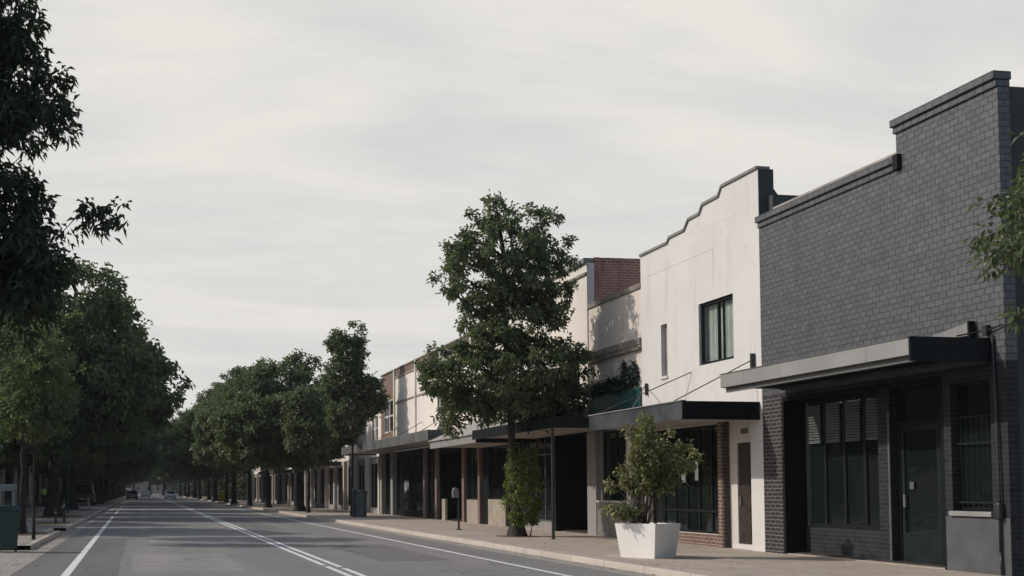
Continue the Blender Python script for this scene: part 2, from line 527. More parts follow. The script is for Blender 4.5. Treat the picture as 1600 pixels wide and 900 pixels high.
class MB:
    """collects faces; build() makes ONE mesh object. Coordinates are world ones unless local=True"""

    def __init__(s):
        s.v = []
        s.f = []

    def face(s, pts):
        i = len(s.v)
        s.v += [tuple(p) for p in pts]
        s.f.append(tuple(range(i, i + len(pts))))

    def box(s, x0, x1, y0, y1, z0, z1):
        if x0 > x1: x0, x1 = x1, x0
        if y0 > y1: y0, y1 = y1, y0
        if z0 > z1: z0, z1 = z1, z0
        i = len(s.v)
        s.v += [(x0, y0, z0), (x1, y0, z0), (x1, y1, z0), (x0, y1, z0), (x0, y0, z1), (x1, y0, z1), (x1, y1, z1), (x0, y1, z1)]
        for q in ((0, 3, 2, 1), (4, 5, 6, 7), (0, 1, 5, 4), (1, 2, 6, 5), (2, 3, 7, 6), (3, 0, 4, 7)):
            s.f.append(tuple(i + a for a in q))
        return s

    def hexa(s, bot, top):
        i = len(s.v)
        s.v += [tuple(p) for p in bot] + [tuple(p) for p in top]
        for q in ((0, 3, 2, 1), (4, 5, 6, 7), (0, 1, 5, 4), (1, 2, 6, 5), (2, 3, 7, 6), (3, 0, 4, 7)):
            s.f.append(tuple(i + a for a in q))
        return s

    def prism(s, poly, axis, a, b):
        """poly in the two other axes, extruded along axis from a to b"""
        n = len(poly)
        i = len(s.v)
        for t in (a, b):
            for (p, q) in poly:
                s.v.append({'x': (t, p, q), 'y': (p, t, q), 'z': (p, q, t)}[axis])
        s.f.append(tuple(i + k for k in range(n)))
        s.f.append(tuple(i + n + k for k in reversed(range(n))))
        for k in range(n):
            k2 = (k + 1) % n
            s.f.append((i + k, i + n + k, i + n + k2, i + k2))
        return s

    def tube(s, pts, r, n=8, r2=None, cap=True):
        pts = [Vector(p) for p in pts]
        m = len(pts)
        base = len(s.v)
        for k, p in enumerate(pts):
            d = (pts[min(k + 1, m - 1)] - pts[max(k - 1, 0)]).normalized()
            a = d.orthogonal().normalized() if abs(d.z) < .99 else Vector((1, 0, 0))
            a = (a - d * a.dot(d)).normalized()
            b = d.cross(a)
            rr = r if r2 is None else r + (r2 - r) * k / (m - 1)
            for j in range(n):
                t = 2 * math.pi * j / n
                s.v.append(tuple(p + (a * math.cos(t) + b * math.sin(t)) * rr))
        for k in range(m - 1):
            for j in range(n):
                j2 = (j + 1) % n
                s.f.append((base + k * n + j, base + k * n + j2, base + (k + 1) * n + j2, base + (k + 1) * n + j))
        if cap:
            s.f.append(tuple(base + j for j in reversed(range(n))))
            s.f.append(tuple(base + (m - 1) * n + j for j in range(n)))
        return s

    def lathe(s, c, prof, n=20):
        """prof: list of (r, z) about the vertical through c"""
        base = len(s.v)
        for (r, z) in prof:
            for j in range(n):
                t = 2 * math.pi * j / n
                s.v.append((c[0] + r * math.cos(t), c[1] + r * math.sin(t), z))
        for k in range(len(prof) - 1):
            for j in range(n):
                j2 = (j + 1) % n
                s.f.append((base + k * n + j, base + k * n + j2, base + (k + 1) * n + j2, base + (k + 1) * n + j))
        s.f.append(tuple(base + j for j in reversed(range(n))))
        s.f.append(tuple(base + (len(prof) - 1) * n + j for j in range(n)))
        return s

    def wall_x(s, x0, x1, y0, y1, z0, z1, holes):
        """wall lying along Y with rectangular openings (ya, yb, za, zb); only outer faces are made"""
        ys = sorted({y0, y1, *[min(max(h[0], y0), y1) for h in holes], *[min(max(h[1], y0), y1) for h in holes]})
        zs = sorted({z0, z1, *[min(max(h[2], z0), z1) for h in holes], *[min(max(h[3], z0), z1) for h in holes]})

        def solid(i, j):
            if i < 0 or j < 0 or i >= len(ys) - 1 or j >= len(zs) - 1:
                return False
            cy, cz = (ys[i] + ys[i + 1]) / 2, (zs[j] + zs[j + 1]) / 2
            return not any(h[0] < cy < h[1] and h[2] < cz < h[3] for h in holes)
        for i in range(len(ys) - 1):
            for j in range(len(zs) - 1):
                if not solid(i, j):
                    continue
                a, b, c, d = ys[i], ys[i + 1], zs[j], zs[j + 1]
                s.face([(x0, b, c), (x0, a, c), (x0, a, d), (x0, b, d)])
                s.face([(x1, a, c), (x1, b, c), (x1, b, d), (x1, a, d)])
                if not solid(i - 1, j): s.face([(x0, a, c), (x1, a, c), (x1, a, d), (x0, a, d)])
                if not solid(i + 1, j): s.face([(x1, b, c), (x0, b, c), (x0, b, d), (x1, b, d)])
                if not solid(i, j - 1): s.face([(x0, a, c), (x0, b, c), (x1, b, c), (x1, a, c)])
                if not solid(i, j + 1): s.face([(x0, b, d), (x0, a, d), (x1, a, d), (x1, b, d)])
        return s

    def build(s, name, mat, parent=None, local=False, smooth=False, bevel=0.0):
        me = bpy.data.meshes.new(name)
        off = (0, 0, 0)
        if parent is not None and not local:
            off = rootloc(parent)
        me.from_pydata([(v[0] - off[0], v[1] - off[1], v[2] - off[2]) for v in s.v], [], s.f)
        me.validate()
        me.update()
        if smooth:
            me.polygons.foreach_set('use_smooth', [True] * len(me.polygons))
        o = link_mesh(name, me, mat, parent)
        if bevel:
            b = o.modifiers.new('bevel', 'BEVEL')
            b.width = bevel
            b.segments = 2
            b.limit_method = 'ANGLE'
        return o


def copy_tree(o, parent=None, label=None):
    c = o.copy()
    COL.objects.link(c)
    if parent is not None:
        c.parent = parent
    if label:
        c['label'] = label
    for ch in list(o.children):
        copy_tree(ch, c)
    return c


def struct(name, mb, mat, bevel=0.0):
    o = mb.build(name, mat, None, bevel=bevel)
    o['kind'] = 'structure'
    return o


# ------------------------------------------------------------------ the ground
KX = 8.95            # right kerb face
LK = -2.72           # left kerb face
struct('ground', MB().box(-1500, 1500, -600, 3000, -1.0, -0.06), M['earth'])
struct('road', MB().box(LK, KX, -30, 700, -.5, 0.0), M['asphalt'])
# right pavement and kerb
struct('right_pavement', MB().box(KX + .16, 30, -30, 260, -.5, .12), M['pave'])
mb = MB()
mb.prism([(KX, -.4), (KX + .03, .105), (KX + .05, .122), (KX + .157, .122), (KX + .157, -.4)], 'y', -30, 260)
struct('right_kerb', mb, M['kerb'])
struct('right_gutter', MB().box(KX - .42, KX - .003, -30, 260, -.3, .004), M['gutter'])
# left pavement with its cut-outs (notches where the kerb steps back)
NOTCH = [(22.1, 29.7, -3.55), (40.4, 43.3, -3.15)]
segs = []
y = -30.0
for (a, b, x) in NOTCH:
    segs += [(y, a, LK), (a, b, x)]
    y = b
segs.append((y, 330, LK))
mb = MB(); mk = MB()
for (a, b, x) in segs:
    mb.box(-30, x - .163, a, b, -.5, .12)
    y2, y1 = (a + .16, b - .16) if x != LK else (a, b)
    y1, y2 = a, b
    mk.prism([(x - .16, -.4), (x - .16, .122), (x - .05, .122), (x - .02, .10), (x, -.4)], 'y', y1 + (0 if x == LK else .0), y2)
struct('left_pavement', mb, M['pave_l'])
for (a, b, x) in NOTCH:           # returns of the kerb at each cut-out
    mk.box(x - .165, LK - .003, a - .163, a + .0, -.4, .1235)
    mk.box(x - .165, LK - .003, b + .0, b + .163, -.4, .1235)
struct('left_kerb', mk, M['kerb'])
mg = MB()
mg.box(LK + .003, LK + .45, -30, 330, -.3, .004)
for (a, b, x) in NOTCH:
    mg.box(x + .003, LK - .001, a + .003, b - .003, -.3, .006)
struct('left_gutter', mg, M['gutter'])
mb = MB()
for (x0, x1, y0, y1) in ((-5.6, -3.2, 59, 66), (-6.0, -3.2, 81, 89), (-4.4, -3.0, 36.2, 39.4), (-4.6, -3.0, 47.0, 52.5)):
    n = 22
    pts = []
    rr = random.Random(int(y0))
    for k in range(n):
        t = 2 * math.pi * k / n
        q = 1 + rr.uniform(-.12, .12)
        pts.append(((x0 + x1) / 2 + (x1 - x0) / 2 * math.cos(t) * q, (y0 + y1) / 2 + (y1 - y0) / 2 * math.sin(t) * q))
    mb.prism(pts, 'z', .05, .126)
struct('leaf_litter_ground', mb, M['dirt'])
mb = MB()
rr = random.Random(3)
mb.prism([(11.12 + (.62 + rr.uniform(-.1, .1)) * math.cos(t * .4), 33.34 + (.75 + rr.uniform(-.1, .1)) * math.sin(t * .4)) for t in range(16)], 'z', .05, .126)
struct('tree_pit_ground', mb, M['dirt'])
def patch(x0, x1, y0, y1, z, mat, jag, seed):
    r_ = random.Random(seed)
    pts = [(x0, y0)]
    n_ = max(2, int((y1 - y0) / 2))
    pts += [(x1 + r_.uniform(-jag, jag), y0 + (y1 - y0) * k / n_) for k in range(n_ + 1)]
    pts += [(x0 + r_.uniform(-jag, jag), y1 - (y1 - y0) * k / n_) for k in range(n_)]
    q = MB()
    q.face([(a, b_, z) for a, b_ in pts])
    return struct('road_patch', q, mat)


M['patch_d'] = asphalt(.84, 'dark_asphalt_patch')
M['patch_l'] = asphalt(1.32, 'pale_asphalt_patch')
patch(LK + .455, -.42, 8, 36.5, .002, M['patch_d'], .02, 1)
patch(-.2, 1.9, 21.5, 27.4, .002, M['patch_l'], .03, 2)
patch(5.0, 6.6, 24.0, 31.5, .002, M['patch_d'], .03, 3)
patch(.2, 3.3, 33.0, 41.0, .002, M['patch_l'], .05, 4)
patch(4.1, 5.4, 44.0, 60.0, .002, M['patch_d'], .05, 5)
q = MB()
q.prism([(4.85 + .31 * math.cos(a * .3927), 29.2 + .31 * math.sin(a * .3927)) for a in range(16)], 'z', -.02, .0065)
struct('drain_cover', q, M['patch_d'])
# lane markings: worn paint sheets
mb = MB()
Z0 = .004


def stripe(mb, xa, xb, w, y0, y1, dash=None):
    y = y0
    while y < y1:
        e = min(y1, y + (dash[0] if dash else y1 - y0))
        fa = (y - y0) / (y1 - y0); fb = (e - y0) / (y1 - y0)
        a = xa + (xb - xa) * fa; b = xa + (xb - xa) * fb
        mb.face([(a - w / 2, y, Z0), (a + w / 2, y, Z0), (b + w / 2, e, Z0), (b - w / 2, e, Z0)])
        y = e + (dash[1] if dash else 0)


stripe(mb, 7.25, 7.62, .12, -10, 75)
stripe(mb, 7.62, 7.62, .12, 75, 300)
stripe(mb, 3.60, 3.60, .11, -10, 22.5)
stripe(mb, 3.60, 3.60, .11, 22.9, 300)
stripe(mb, 3.84, 3.84, .11, -10, 21.9)
stripe(mb, 3.84, 3.84, .11, 22.3, 78)
stripe(mb, 3.88, 3.88, .11, 80, 300, (6, 3))
stripe(mb, -1.12, -1.62, .15, -10, 66)
stripe(mb, -1.66, -2.0, .15, 75, 150, (12, 10))
o = mb.build('road_marking', M['paint'])
o['kind'] = 'structure'


# ------------------------------------------------------------------ trees
def star_leaves(rng, centers, radii, nspr, nleaf, L, Wd, droop, spread=1.0, orient=None):
    """leaf sprays: each cluster centre gets nspr sprigs, each sprig a rosette of nleaf folded leaves"""
    C = np.repeat(centers, nspr, axis=0)
    Rr = np.repeat(radii, nspr)
    d = rng.normal(size=C.shape)
    d /= np.linalg.norm(d, axis=1)[:, None]
    d[:, 2] = d[:, 2] * .75 + .12
    S = C + d * (Rr * (.30 + .70 * rng.random(len(C))))[:, None] * np.array([1, 1, .62])
    tone = np.repeat(rng.random(len(centers)), nspr) * .5 + rng.random(len(S)) * .3
    P = np.repeat(S, nleaf, axis=0)
    sd_ = np.repeat(d, nleaf, axis=0)
    T = np.repeat(tone, nleaf) + rng.random(len(P)) * .25 - .05
    ld = rng.normal(size=P.shape) * .8 + sd_ * .9 * spread
    ld[:, 2] -= droop
    ld /= np.linalg.norm(ld, axis=1)[:, None]
    ln = L * (.6 + .7 * rng.random(len(P)))
    wd = Wd * (.7 + .6 * rng.random(len(P)))
    P = P + rng.normal(size=P.shape) * L * .45
    side = np.cross(ld, rng.normal(size=P.shape) * .55 + np.array([0, 0, 1.0]))
    side /= np.maximum(np.linalg.norm(side, axis=1), 1e-6)[:, None]
    nrm = np.cross(side, ld)
    fold = (nrm * (wd * .35)[:, None])
    a = P
    tip = P + ld * ln[:, None] - np.array([0, 0, 1.0]) * (ln * .18)[:, None]
    mid = P + ld * (ln * .45)[:, None]
    l = mid + side * wd[:, None] * .5 + fold
    r = mid - side * wd[:, None] * .5 + fold
    V = np.stack([a, l, tip, r], axis=1).reshape(-1, 3)
    return V, np.repeat(np.clip(T, 0, 1), 4)


def leaf_mesh(name, V, T):
    nl = len(V) // 4
    me = bpy.data.meshes.new(name)
    me.vertices.add(len(V))
    me.vertices.foreach_set('co', V.astype(np.float32).ravel())
    base = np.arange(nl)[:, None] * 4
    idx = np.concatenate([base + 0, base + 1, base + 2, base + 0, base + 2, base + 3], axis=1).ravel()
    me.loops.add(len(idx))
    me.loops.foreach_set('vertex_index', idx.astype(np.int32))
    me.polygons.add(nl * 2)
    me.polygons.foreach_set('loop_start', (np.arange(nl * 2) * 3).astype(np.int32))
    me.update(calc_edges=True)
    at = me.attributes.new('tone', 'FLOAT', 'POINT')
    at.data.foreach_set('value', T.astype(np.float32))
    me.validate()
    return me


def skeleton(rng, trunk, centers, step=.45, wob=.12):
    """trunk: list of points (base first). Connect cluster centres to the growing tree"""
    nodes = [np.array(p, float) for p in trunk]
    par = [-1] + list(range(len(trunk) - 1))
    main = len(trunk)
    top = nodes[-1]
    order = np.argsort(np.linalg.norm((centers - top) * np.array([1, 1, .8]), axis=1))
    attach_from = max(1, main // 2 - 1)
    for ci in order:
        c = centers[ci]
        A = np.array(nodes[attach_from:])
        dd = np.linalg.norm(A - c, axis=1) + .9 * np.maximum(0, A[:, 2] - c[2] + .1)
        k = int(np.argmin(dd)) + attach_from
        p0 = nodes[k]
        dist = np.linalg.norm(c - p0)
        m = max(1, int(dist / step))
        prev = k
        for j in range(1, m + 1):
            t = j / m
            q = p0 + (c - p0) * t
            q = q + np.array([0, 0, .10 * dist * math.sin(math.pi * t)])
            if j < m:
                q = q + rng.normal(size=3) * wob * min(1, dist)
            nodes.append(q)
            par.append(prev)
            prev = len(nodes) - 1
    return nodes, par, main


def branch_mesh(nodes, par, main, r_base, r_top, r_tip=.007, flare=1.5):
    n = len(nodes)
    w = np.zeros(n)
    kids = [0] * n
    for i in range(1, n):
        kids[par[i]] += 1
    for i in range(n - 1, 0, -1):
        if kids[i] == 0:
            w[i] = 1
        w[par[i]] += w[i]
    tot = max(w[main - 1], 1)
    rad = np.zeros(n)
    for i in range(n):
        if i < main:
            t = i / (main - 1)
            rad[i] = r_base + (r_top - r_base) * t
        else:
            rad[i] = max(r_tip, r_top * .85 * (w[i] / tot) ** .5)
    mb = MB()
    # trunk as one tube with a flared foot
    pts = [Vector(nodes[i]) for i in range(main)]
    sides = 12
    base = len(mb.v)
    for k in range(main):
        fl = 1 + (flare - 1) * math.exp(-k * 1.6)
        for j in range(sides):
            t = 2 * math.pi * j / sides
            lob = 1 + (.16 * math.sin(3 * t + 1) + .08 * math.sin(5 * t)) * (fl - .7)
            mb.v.append((pts[k].x + rad[k] * fl * lob * math.cos(t), pts[k].y + rad[k] * fl * lob * math.sin(t), pts[k].z))
    for k in range(main - 1):
        for j in range(sides):
            j2 = (j + 1) % sides
            mb.f.append((base + k * sides + j, base + k * sides + j2, base + (k + 1) * sides + j2, base + (k + 1) * sides + j))
    mb.f.append(tuple(base + (main - 1) * sides + j for j in range(sides)))
    for i in range(main, n):
        p, q = nodes[par[i]], nodes[i]
        rp = min(rad[par[i]], max(rad[i] * 1.35, r_tip))
        s_ = 6 if rad[i] > .03 else 4
        mb.tube([p, q], rp, s_, rad[i], cap=False)
    return mb


def make_tree(name, loc, label, cat, group, seed, height_trunk, blobs, nclus, nspr, nleaf, L, Wd, leaf_mat, r_base=.18, r_top=.10,
              droop=.35, crad=.33, bark_m='bark', lean=(0, 0), flare=1.5, shell=2.0, zsplit=None):
    rng = np.random.default_rng(seed)
    bl = np.array(blobs, float)
    vol = bl[:, 3] * bl[:, 4] * bl[:, 5]
    wgt = vol ** .8
    wgt /= wgt.sum()
    pick = rng.choice(len(bl), nclus, p=wgt)
    d = rng.normal(size=(nclus, 3))
    d /= np.linalg.norm(d, axis=1)[:, None]
    rr_ = rng.random(nclus) ** (1 / (3 * shell)) * (1 + rng.normal(size=nclus) * .06)
    cen = bl[pick, :3] + d * rr_[:, None] * bl[pick, 3:6]
    nk = 7
    trunk = [(lean[0] * (k / nk) ** 1.5 + rng.normal() * .02 * k / nk, lean[1] * (k / nk) ** 1.5 + rng.normal() * .02, height_trunk * k / nk) for k in range(nk + 1)]
    # the leader continues up into the crown
    topz = bl[:, 2].max()
    if topz > height_trunk:
        b = bl[int(np.argmax(bl[:, 2]))]
        for k in range(1, 6):
            t = k / 5
            trunk.append((lean[0] + (b[0] * .6 - lean[0]) * t + rng.normal() * .05, lean[1] + (b[1] * .6 - lean[1]) * t + rng.normal() * .05, height_trunk + (topz - height_trunk) * t))
    nodes, par, main = skeleton(rng, trunk, cen)
    root = thing(name, loc, label, cat, group)
    bm_ = branch_mesh(nodes, par, main, r_base, r_top * .35, flare=flare)
    bm_.build('trunk', M[bark_m], root, local=True, smooth=True)
    rad = crad * (.7 + .6 * rng.random(nclus))
    V, T = star_leaves(rng, cen, rad, nspr, nleaf, L, Wd, droop)
    link_mesh('crown', leaf_mesh('crown', V, T), M[leaf_mat], root)
    return root


# the tall street tree in front of the shops
make_tree('street_tree', (11.12, 33.34, .12), 'tall two-tiered street tree on the right pavement with vines round its trunk', 'tree', None, 11,
          3.1, [(-.35, 0, 4.75, 2.35, 2.2, 1.35), (1.1, .1, 4.9, 1.2, 1.3, 1.25), (1.5, 0, 3.95, .55, .7, .5), (-.9, -.8, 5.6, 1.2, .8, .7), (-1.7, -.2, 4.9, 1.35, 1.2, .9), (-1.75, -.4, 3.6, .75, .8, .6), (.2, 0, 3.9, 1.5, 1.4, .7),
                (-.1, 0, 6.5, 1.75, 1.4, 1.05),
                (-.5, 0, 8.2, 1.6, 1.6, 1.5), (-1.35, 0, 7.9, 1.15, 1.1, 1.05), (.75, 0, 8.1, 1.15, 1.1, 1.3), (.9, 0, 7.0, 1.05, 1.0, .7), (.6, .1, 9.65, .75, .7, .65), (-.7, 0, 9.75, .7, .6, .6), (-1.6, 0, 8.9, .6, .6, .55)],
          560, 6, 11, .155, .075, 'leaf_main', .17, .17, .2, .25, lean=(-.15, 0), flare=1.75, shell=1.5)

# broad street tree for the left row (three variants) and the right row (three variants)
BL = [(0, 0, 7.6, 5.2, 5.2, 3.6), (2.6, .5, 7.0, 3.6, 3.4, 2.6), (-2.8, -.4, 7.2, 3.4, 3.4, 2.8), (.6, 0, 10.4, 3.2, 3.2, 2.5), (-.8, 1, 4.6, 4.0, 3.8, 1.6), (3.6, 0, 5.4, 2.4, 2.4, 1.5), (1.6, -1.5, 11.2, 1.7, 1.7, 1.4), (-1.8, 1, 10.6, 2.0, 2.0, 1.5), (4.6, .6, 7.4, 1.6, 1.6, 1.2)]


def vary(bl, s, k):
    r = random.Random(s)
    return [(x * k + r.uniform(-.5, .5), y * k + r.uniform(-.5, .5), 1.6 + (z - 1.6) * k + r.uniform(-.3, .3), a * k * r.uniform(.9, 1.1), b * k * r.uniform(.9, 1.1), c * k * r.uniform(.88, 1.1)) for (x, y, z, a, b, c) in bl]


ORD = ['first', 'second', 'third', 'fourth', 'fifth', 'sixth', 'seventh', 'eighth', 'ninth', 'tenth', 'eleventh', 'twelfth', 'thirteenth', 'fourteenth']
G_L = 'broad street trees along the left kerb'
G_R = 'street trees along the right kerb'
protoL = []
for s_, (nm, yy, xx) in enumerate((('a', 62.3, -4.62), ('b', 85, -5.08), ('c', 74, -9.5))):
    protoL.append(make_tree('street_tree', (xx, yy, .12), 'x', 'tree', G_L, 20 + s_, 3.4, vary(BL, s_, (1.04, 1.0, 1.06)[s_]), 900, 6, 11, .31, .165, 'leaf_left', .40, .30, .15, .50, 'bark_d', flare=1.5, shell=1.5))
protoL[0]['label'] = 'nearest broad dark tree with a thick flared trunk on the left pavement'
protoL[1]['label'] = 'second broad thick-trunked tree on the left pavement, just past the flared trunk'
protoL[2]['label'] = 'broad tree set back from the left kerb against the verandah shop'
protoL[2].scale = (.85, .85, .80)
i = 2
for k, (x, y_) in enumerate(((-6.7, 104), (-4.5, 118), (-4.8, 135), (-4.6, 152), (-4.8, 171), (-4.7, 192), (-4.9, 215), (-4.6, 240), (-4.8, 268), (-4.5, 298))):
    lab = (ORD[k + 2] + ' broad tree from the camera along the left kerb') if k < 5 else 'one of the far trees merging at the end of the left row'
    c = copy_tree(protoL[k % 3], None, lab)
    c.location = (x, y_, .12)
    c.rotation_euler = (0, 0, k * 2.1)
    q = .90 + .07 * ((k * 7) % 3)
    c.scale = (q * 1.2, q * 1.2, q)
c = copy_tree(protoL[1], None, 'broad dark tree standing behind the young tree at the left edge of the view')
c.location = (-8.6, 45.5, .12)
c.rotation_euler = (0, 0, 2.4)
c.scale = (.80, .80, .70)
for k, (x, y_, q) in enumerate(((-13.2, 54.5, .8), (-16.5, 44, .8))):
    c = copy_tree(protoL[(k * 2) % 3], None, 'one of the dark trees of the back row behind the left kerb trees')
    c['group'] = 'back row of trees on the left'
    c.location = (x, y_, .1)
    c.rotation_euler = (0, 0, k * 2.5 + .4)
    c.scale = (q, q, q * .85)
# dark near tree whose crown fills the upper left
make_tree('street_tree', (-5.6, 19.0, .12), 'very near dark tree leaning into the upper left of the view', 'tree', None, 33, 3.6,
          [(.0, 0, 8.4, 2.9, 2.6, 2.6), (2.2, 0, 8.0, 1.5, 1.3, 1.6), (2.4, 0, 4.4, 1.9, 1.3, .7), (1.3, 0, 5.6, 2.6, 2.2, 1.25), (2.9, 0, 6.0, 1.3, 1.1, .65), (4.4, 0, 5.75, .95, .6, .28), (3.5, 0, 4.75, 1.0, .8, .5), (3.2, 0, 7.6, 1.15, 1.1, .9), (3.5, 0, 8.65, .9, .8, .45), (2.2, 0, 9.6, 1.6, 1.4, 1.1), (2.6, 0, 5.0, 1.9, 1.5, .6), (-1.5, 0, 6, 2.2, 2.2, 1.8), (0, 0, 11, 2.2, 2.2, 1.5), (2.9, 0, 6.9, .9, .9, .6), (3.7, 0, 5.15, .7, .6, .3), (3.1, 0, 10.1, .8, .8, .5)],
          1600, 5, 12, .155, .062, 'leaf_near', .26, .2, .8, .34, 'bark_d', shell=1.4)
# young staked tree
make_tree('young_street_tree', (-3.0, 33.3, .12), 'young slim tree on a thin dark stem beside the left kerb', 'tree', None, 35, 2.4,
          [(.05, 0, 4.1, 1.0, .95, 1.2), (.0, 0, 5.3, .6, .6, .9), (-.25, 0, 3.4, .85, .85, .6), (.4, .1, 3.5, .6, .6, .5)], 190, 5, 10, .13, .06, 'leaf_left', .045, .04, .4, .26, 'bark_d', flare=1.2)
# second slim trunk behind the green bin
make_tree('street_tree', (-3.76, 37.8, .12), 'leaning slim-trunked tree just behind the young tree on the left pavement', 'tree', None, 36, 2.9,
          [(-.3, 0, 5.2, 2.0, 2.0, 1.6), (-1.0, .5, 6.6, 1.6, 1.6, 1.2), (.5, 0, 4.4, 1.2, 1.2, .9)], 260, 5, 10, .15, .07, 'leaf_left', .11, .09, .35, .33, 'bark_d', flare=1.4)
# right-hand edge tree, crown just reaching into the frame
make_tree('street_tree', (12.15, 12.2, .12), 'near tree whose leafy branch tips enter at the right edge beside the grey brick shop', 'tree', None, 37, 2.6,
          [(0, 0, 5.0, 1.9, 1.6, 1.2), (-1.15, 0, 4.35, 1.15, .8, .65), (.8, 0, 5.5, 1.5, 1.5, 1.2), (-1.0, 0, 5.0, .95, .7, .35), (-.9, 0, 3.6, .8, .7, .35)], 330, 5, 9, .12, .055, 'leaf_main', .12, .1, .55, .24, 'bark', shell=1.4)

# right row
BR = [(-1.0, 0, 6.6, 4.6, 4.4, 3.0), (-3.0, 0, 6.0, 3.4, 3.2, 2.4), (2.0, .3, 6.0, 2.8, 2.8, 2.3), (-1.2, 0, 9.2, 2.7, 2.6, 2.1), (1.0, 0, 8.6, 2.0, 2.0, 1.7), (-4.4, 0, 6.8, 1.8, 1.8, 1.4), (-1.6, 0, 4.2, 4.0, 3.6, 1.1), (-.2, 0, 10.9, 1.0, 1.0, .9), (-2.6, .5, 10.3, 1.0, 1.0, .8), (-5.2, .4, 5.0, 1.2, 1.2, .8)]
protoR = []
for s_, (xx, yy) in enumerate(((10.19, 74.9), (9.92, 91.9), (9.6, 104))):
    protoR.append(make_tree('street_tree', (xx, yy, .12), 'x', 'tree', G_R, 50 + s_, 2.9, vary(BR, 9 + s_, (.86, .98, 1.05)[s_]), 760, 6, 11, .27, .14, 'leaf_far', (.30, .24, .2)[s_]  , .2, .12, .42, 'bark_d', shell=1.8))
protoR[0]['label'] = 'rounded thick-trunked tree on the right pavement beside a slimmer black stem'
protoR[1]['label'] = 'rounded tree on the right pavement in front of the pale pillared shops'
protoR[2]['label'] = 'third rounded tree of the right-hand row, past the pale shops'
for k, (x, y_, q) in enumerate(((9.3, 118, 1.05), (9.6, 133, 1.1), (9.4, 150, 1.05), (9.6, 168, 1.1), (9.3, 188, 1.1), (9.5, 210, 1.15), (9.3, 234, 1.15), (9.6, 260, 1.2), (9.4, 290, 1.2))):
    lab = (ORD[k + 3] + ' rounded tree of the right-hand row counted from the camera') if k < 3 else 'one of the far trees merging at the end of the right row'
    c = copy_tree(protoR[(k + 1) % 3], None, lab)
    c.location = (x, y_, .12)
    c.rotation_euler = (0, 0, (.35, -.3, .15, -.2, .4)[k % 5])
    c.scale = (q, q, q)
# taller narrow tree standing by the litter bin
make_tree('street_tree', (11.2, 61.3, .12), 'slender upright tree rising above its neighbours beside the blue post and grey bin', 'tree', None, 61, 3.6,
          [(-.1, 0, 5.5, 1.15, 1.3, 1.1), (.6, 0, 6.6, .95, 1.0, 1.2), (-.6, 0, 7.4, .95, 1.0, 1.1), (-.1, 0, 8.6, .8, .9, 1.1), (-.75, 0, 9.3, .42, .45, .75), (.15, 0, 9.75, .38, .4, .65), (1.1, 0, 6.1, .65, .7, .6)], 380, 5, 10, .20, .105, 'leaf_main', .10, .09, .3, .32, 'bark_d', flare=1.2)
# slim tree between
make_tree('street_tree', (10.15, 70.6, .12), 'slim black-stemmed tree right in front of the rounded thick-trunked one', 'tree', None, 62, 3.0,
          [(0, 0, 5.0, 1.5, 1.5, 1.4), (-.3, 0, 6.6, 1.1, 1.1, 1.1)], 240, 5, 10, .26, .13, 'leaf_far', .10, .09, .3, .36, 'bark_d', flare=1.5)
# trees closing the street far away
for k, (x, y_, q) in enumerate(((2.5, 395, 1.5), (6.5, 350, 1.2), (-14, 350, 1.5), (-3, 430, 1.5), (9, 455, 1.5), (22, 380, 1.6), (34, 430, 1.6), (-26, 400, 1.5), (16, 330, 1.3), (-10, 320, 1.3), (-7.5, 470, 1.4), (16, 480, 1.5))):
    c = copy_tree(protoL[k % 3], None, 'one of the hazy trees closing the far end of the street')
    c['group'] = 'hazy trees at the end of the street'
    c.location = (x, y_, 0)
    c.rotation_euler = (0, 0, k)
    c.scale = (q, q, q)
# trees behind the left verandah shop, closing the gaps under the crowns
for k, (x, y_, q) in enumerate(((-11, 128, 1.0), (-12, 150, 1.1), (-11.5, 178, 1.1), (-12, 205, 1.2), (-12, 235, 1.2), (-12, 270, 1.2))):
    c = copy_tree(protoL[(k + 1) % 3], None, 'one of the dark trees of the back row behind the left kerb trees')
    c['group'] = 'back row of trees on the left'
    c.location = (x, y_, .1)
    c.rotation_euler = (0, 0, k * 1.1)
    c.scale = (q, q, q * .9)


# climbing vine round the trunk
def leafy(name, loc, label, cat, seed, clusters, stems, nspr, nleaf, L, Wd, leaf_mat, droop=.2, crad=.14, group=None, stem_r=.008):
    rng = np.random.default_rng(seed)
    root = thing(name, loc, label, cat, group)
    mb = MB()
    for st in stems:
        mb.tube(st, stem_r * 1.4, 6, stem_r * .5)
    mb.build('stem', M['stem'], root, local=True, smooth=True)
    cen = np.array(clusters, float)
    rad = crad * (.6 + .8 * rng.random(len(cen)))
    V, T = star_leaves(rng, cen, rad, nspr, nleaf, L, Wd, droop)
    link_mesh('foliage', leaf_mesh('foliage', V, T), M[leaf_mat], root)
    return root


rv = random.Random(5)
cl = []
for k in range(120):
    z = rv.uniform(.35, 2.55)
    t = rv.uniform(0, 2 * math.pi)
    w = .25 + .24 * math.sin(math.pi * min(1, max(0, (z - .2) / 2.3))) * rv.uniform(.6, 1.15)
    cl.append((.16 + w * math.cos(t) * (1.15 if math.cos(t) > 0 else .95), w * math.sin(t) * .9, z))
st = []
for k in range(7):
    t = k * .9
    st.append([(.1 + .33 * math.cos(t), .33 * math.sin(t), 0), (.15 + .42 * math.cos(t + .3), .40 * math.sin(t + .3), .8), (.12 + .40 * math.cos(t + .8), .38 * math.sin(t + .8), 1.7), (.0 + .26 * math.cos(t + 1.2), .26 * math.sin(t + 1.2), 2.5)])
leafy('climbing_vine', (11.12, 33.34, .12), 'bright green leafy climber wrapped round the trunk of the tall two-tiered tree', 'vine', 5, cl, st, 5, 9, .085, .055, 'leaf_ivy', .35, .15)

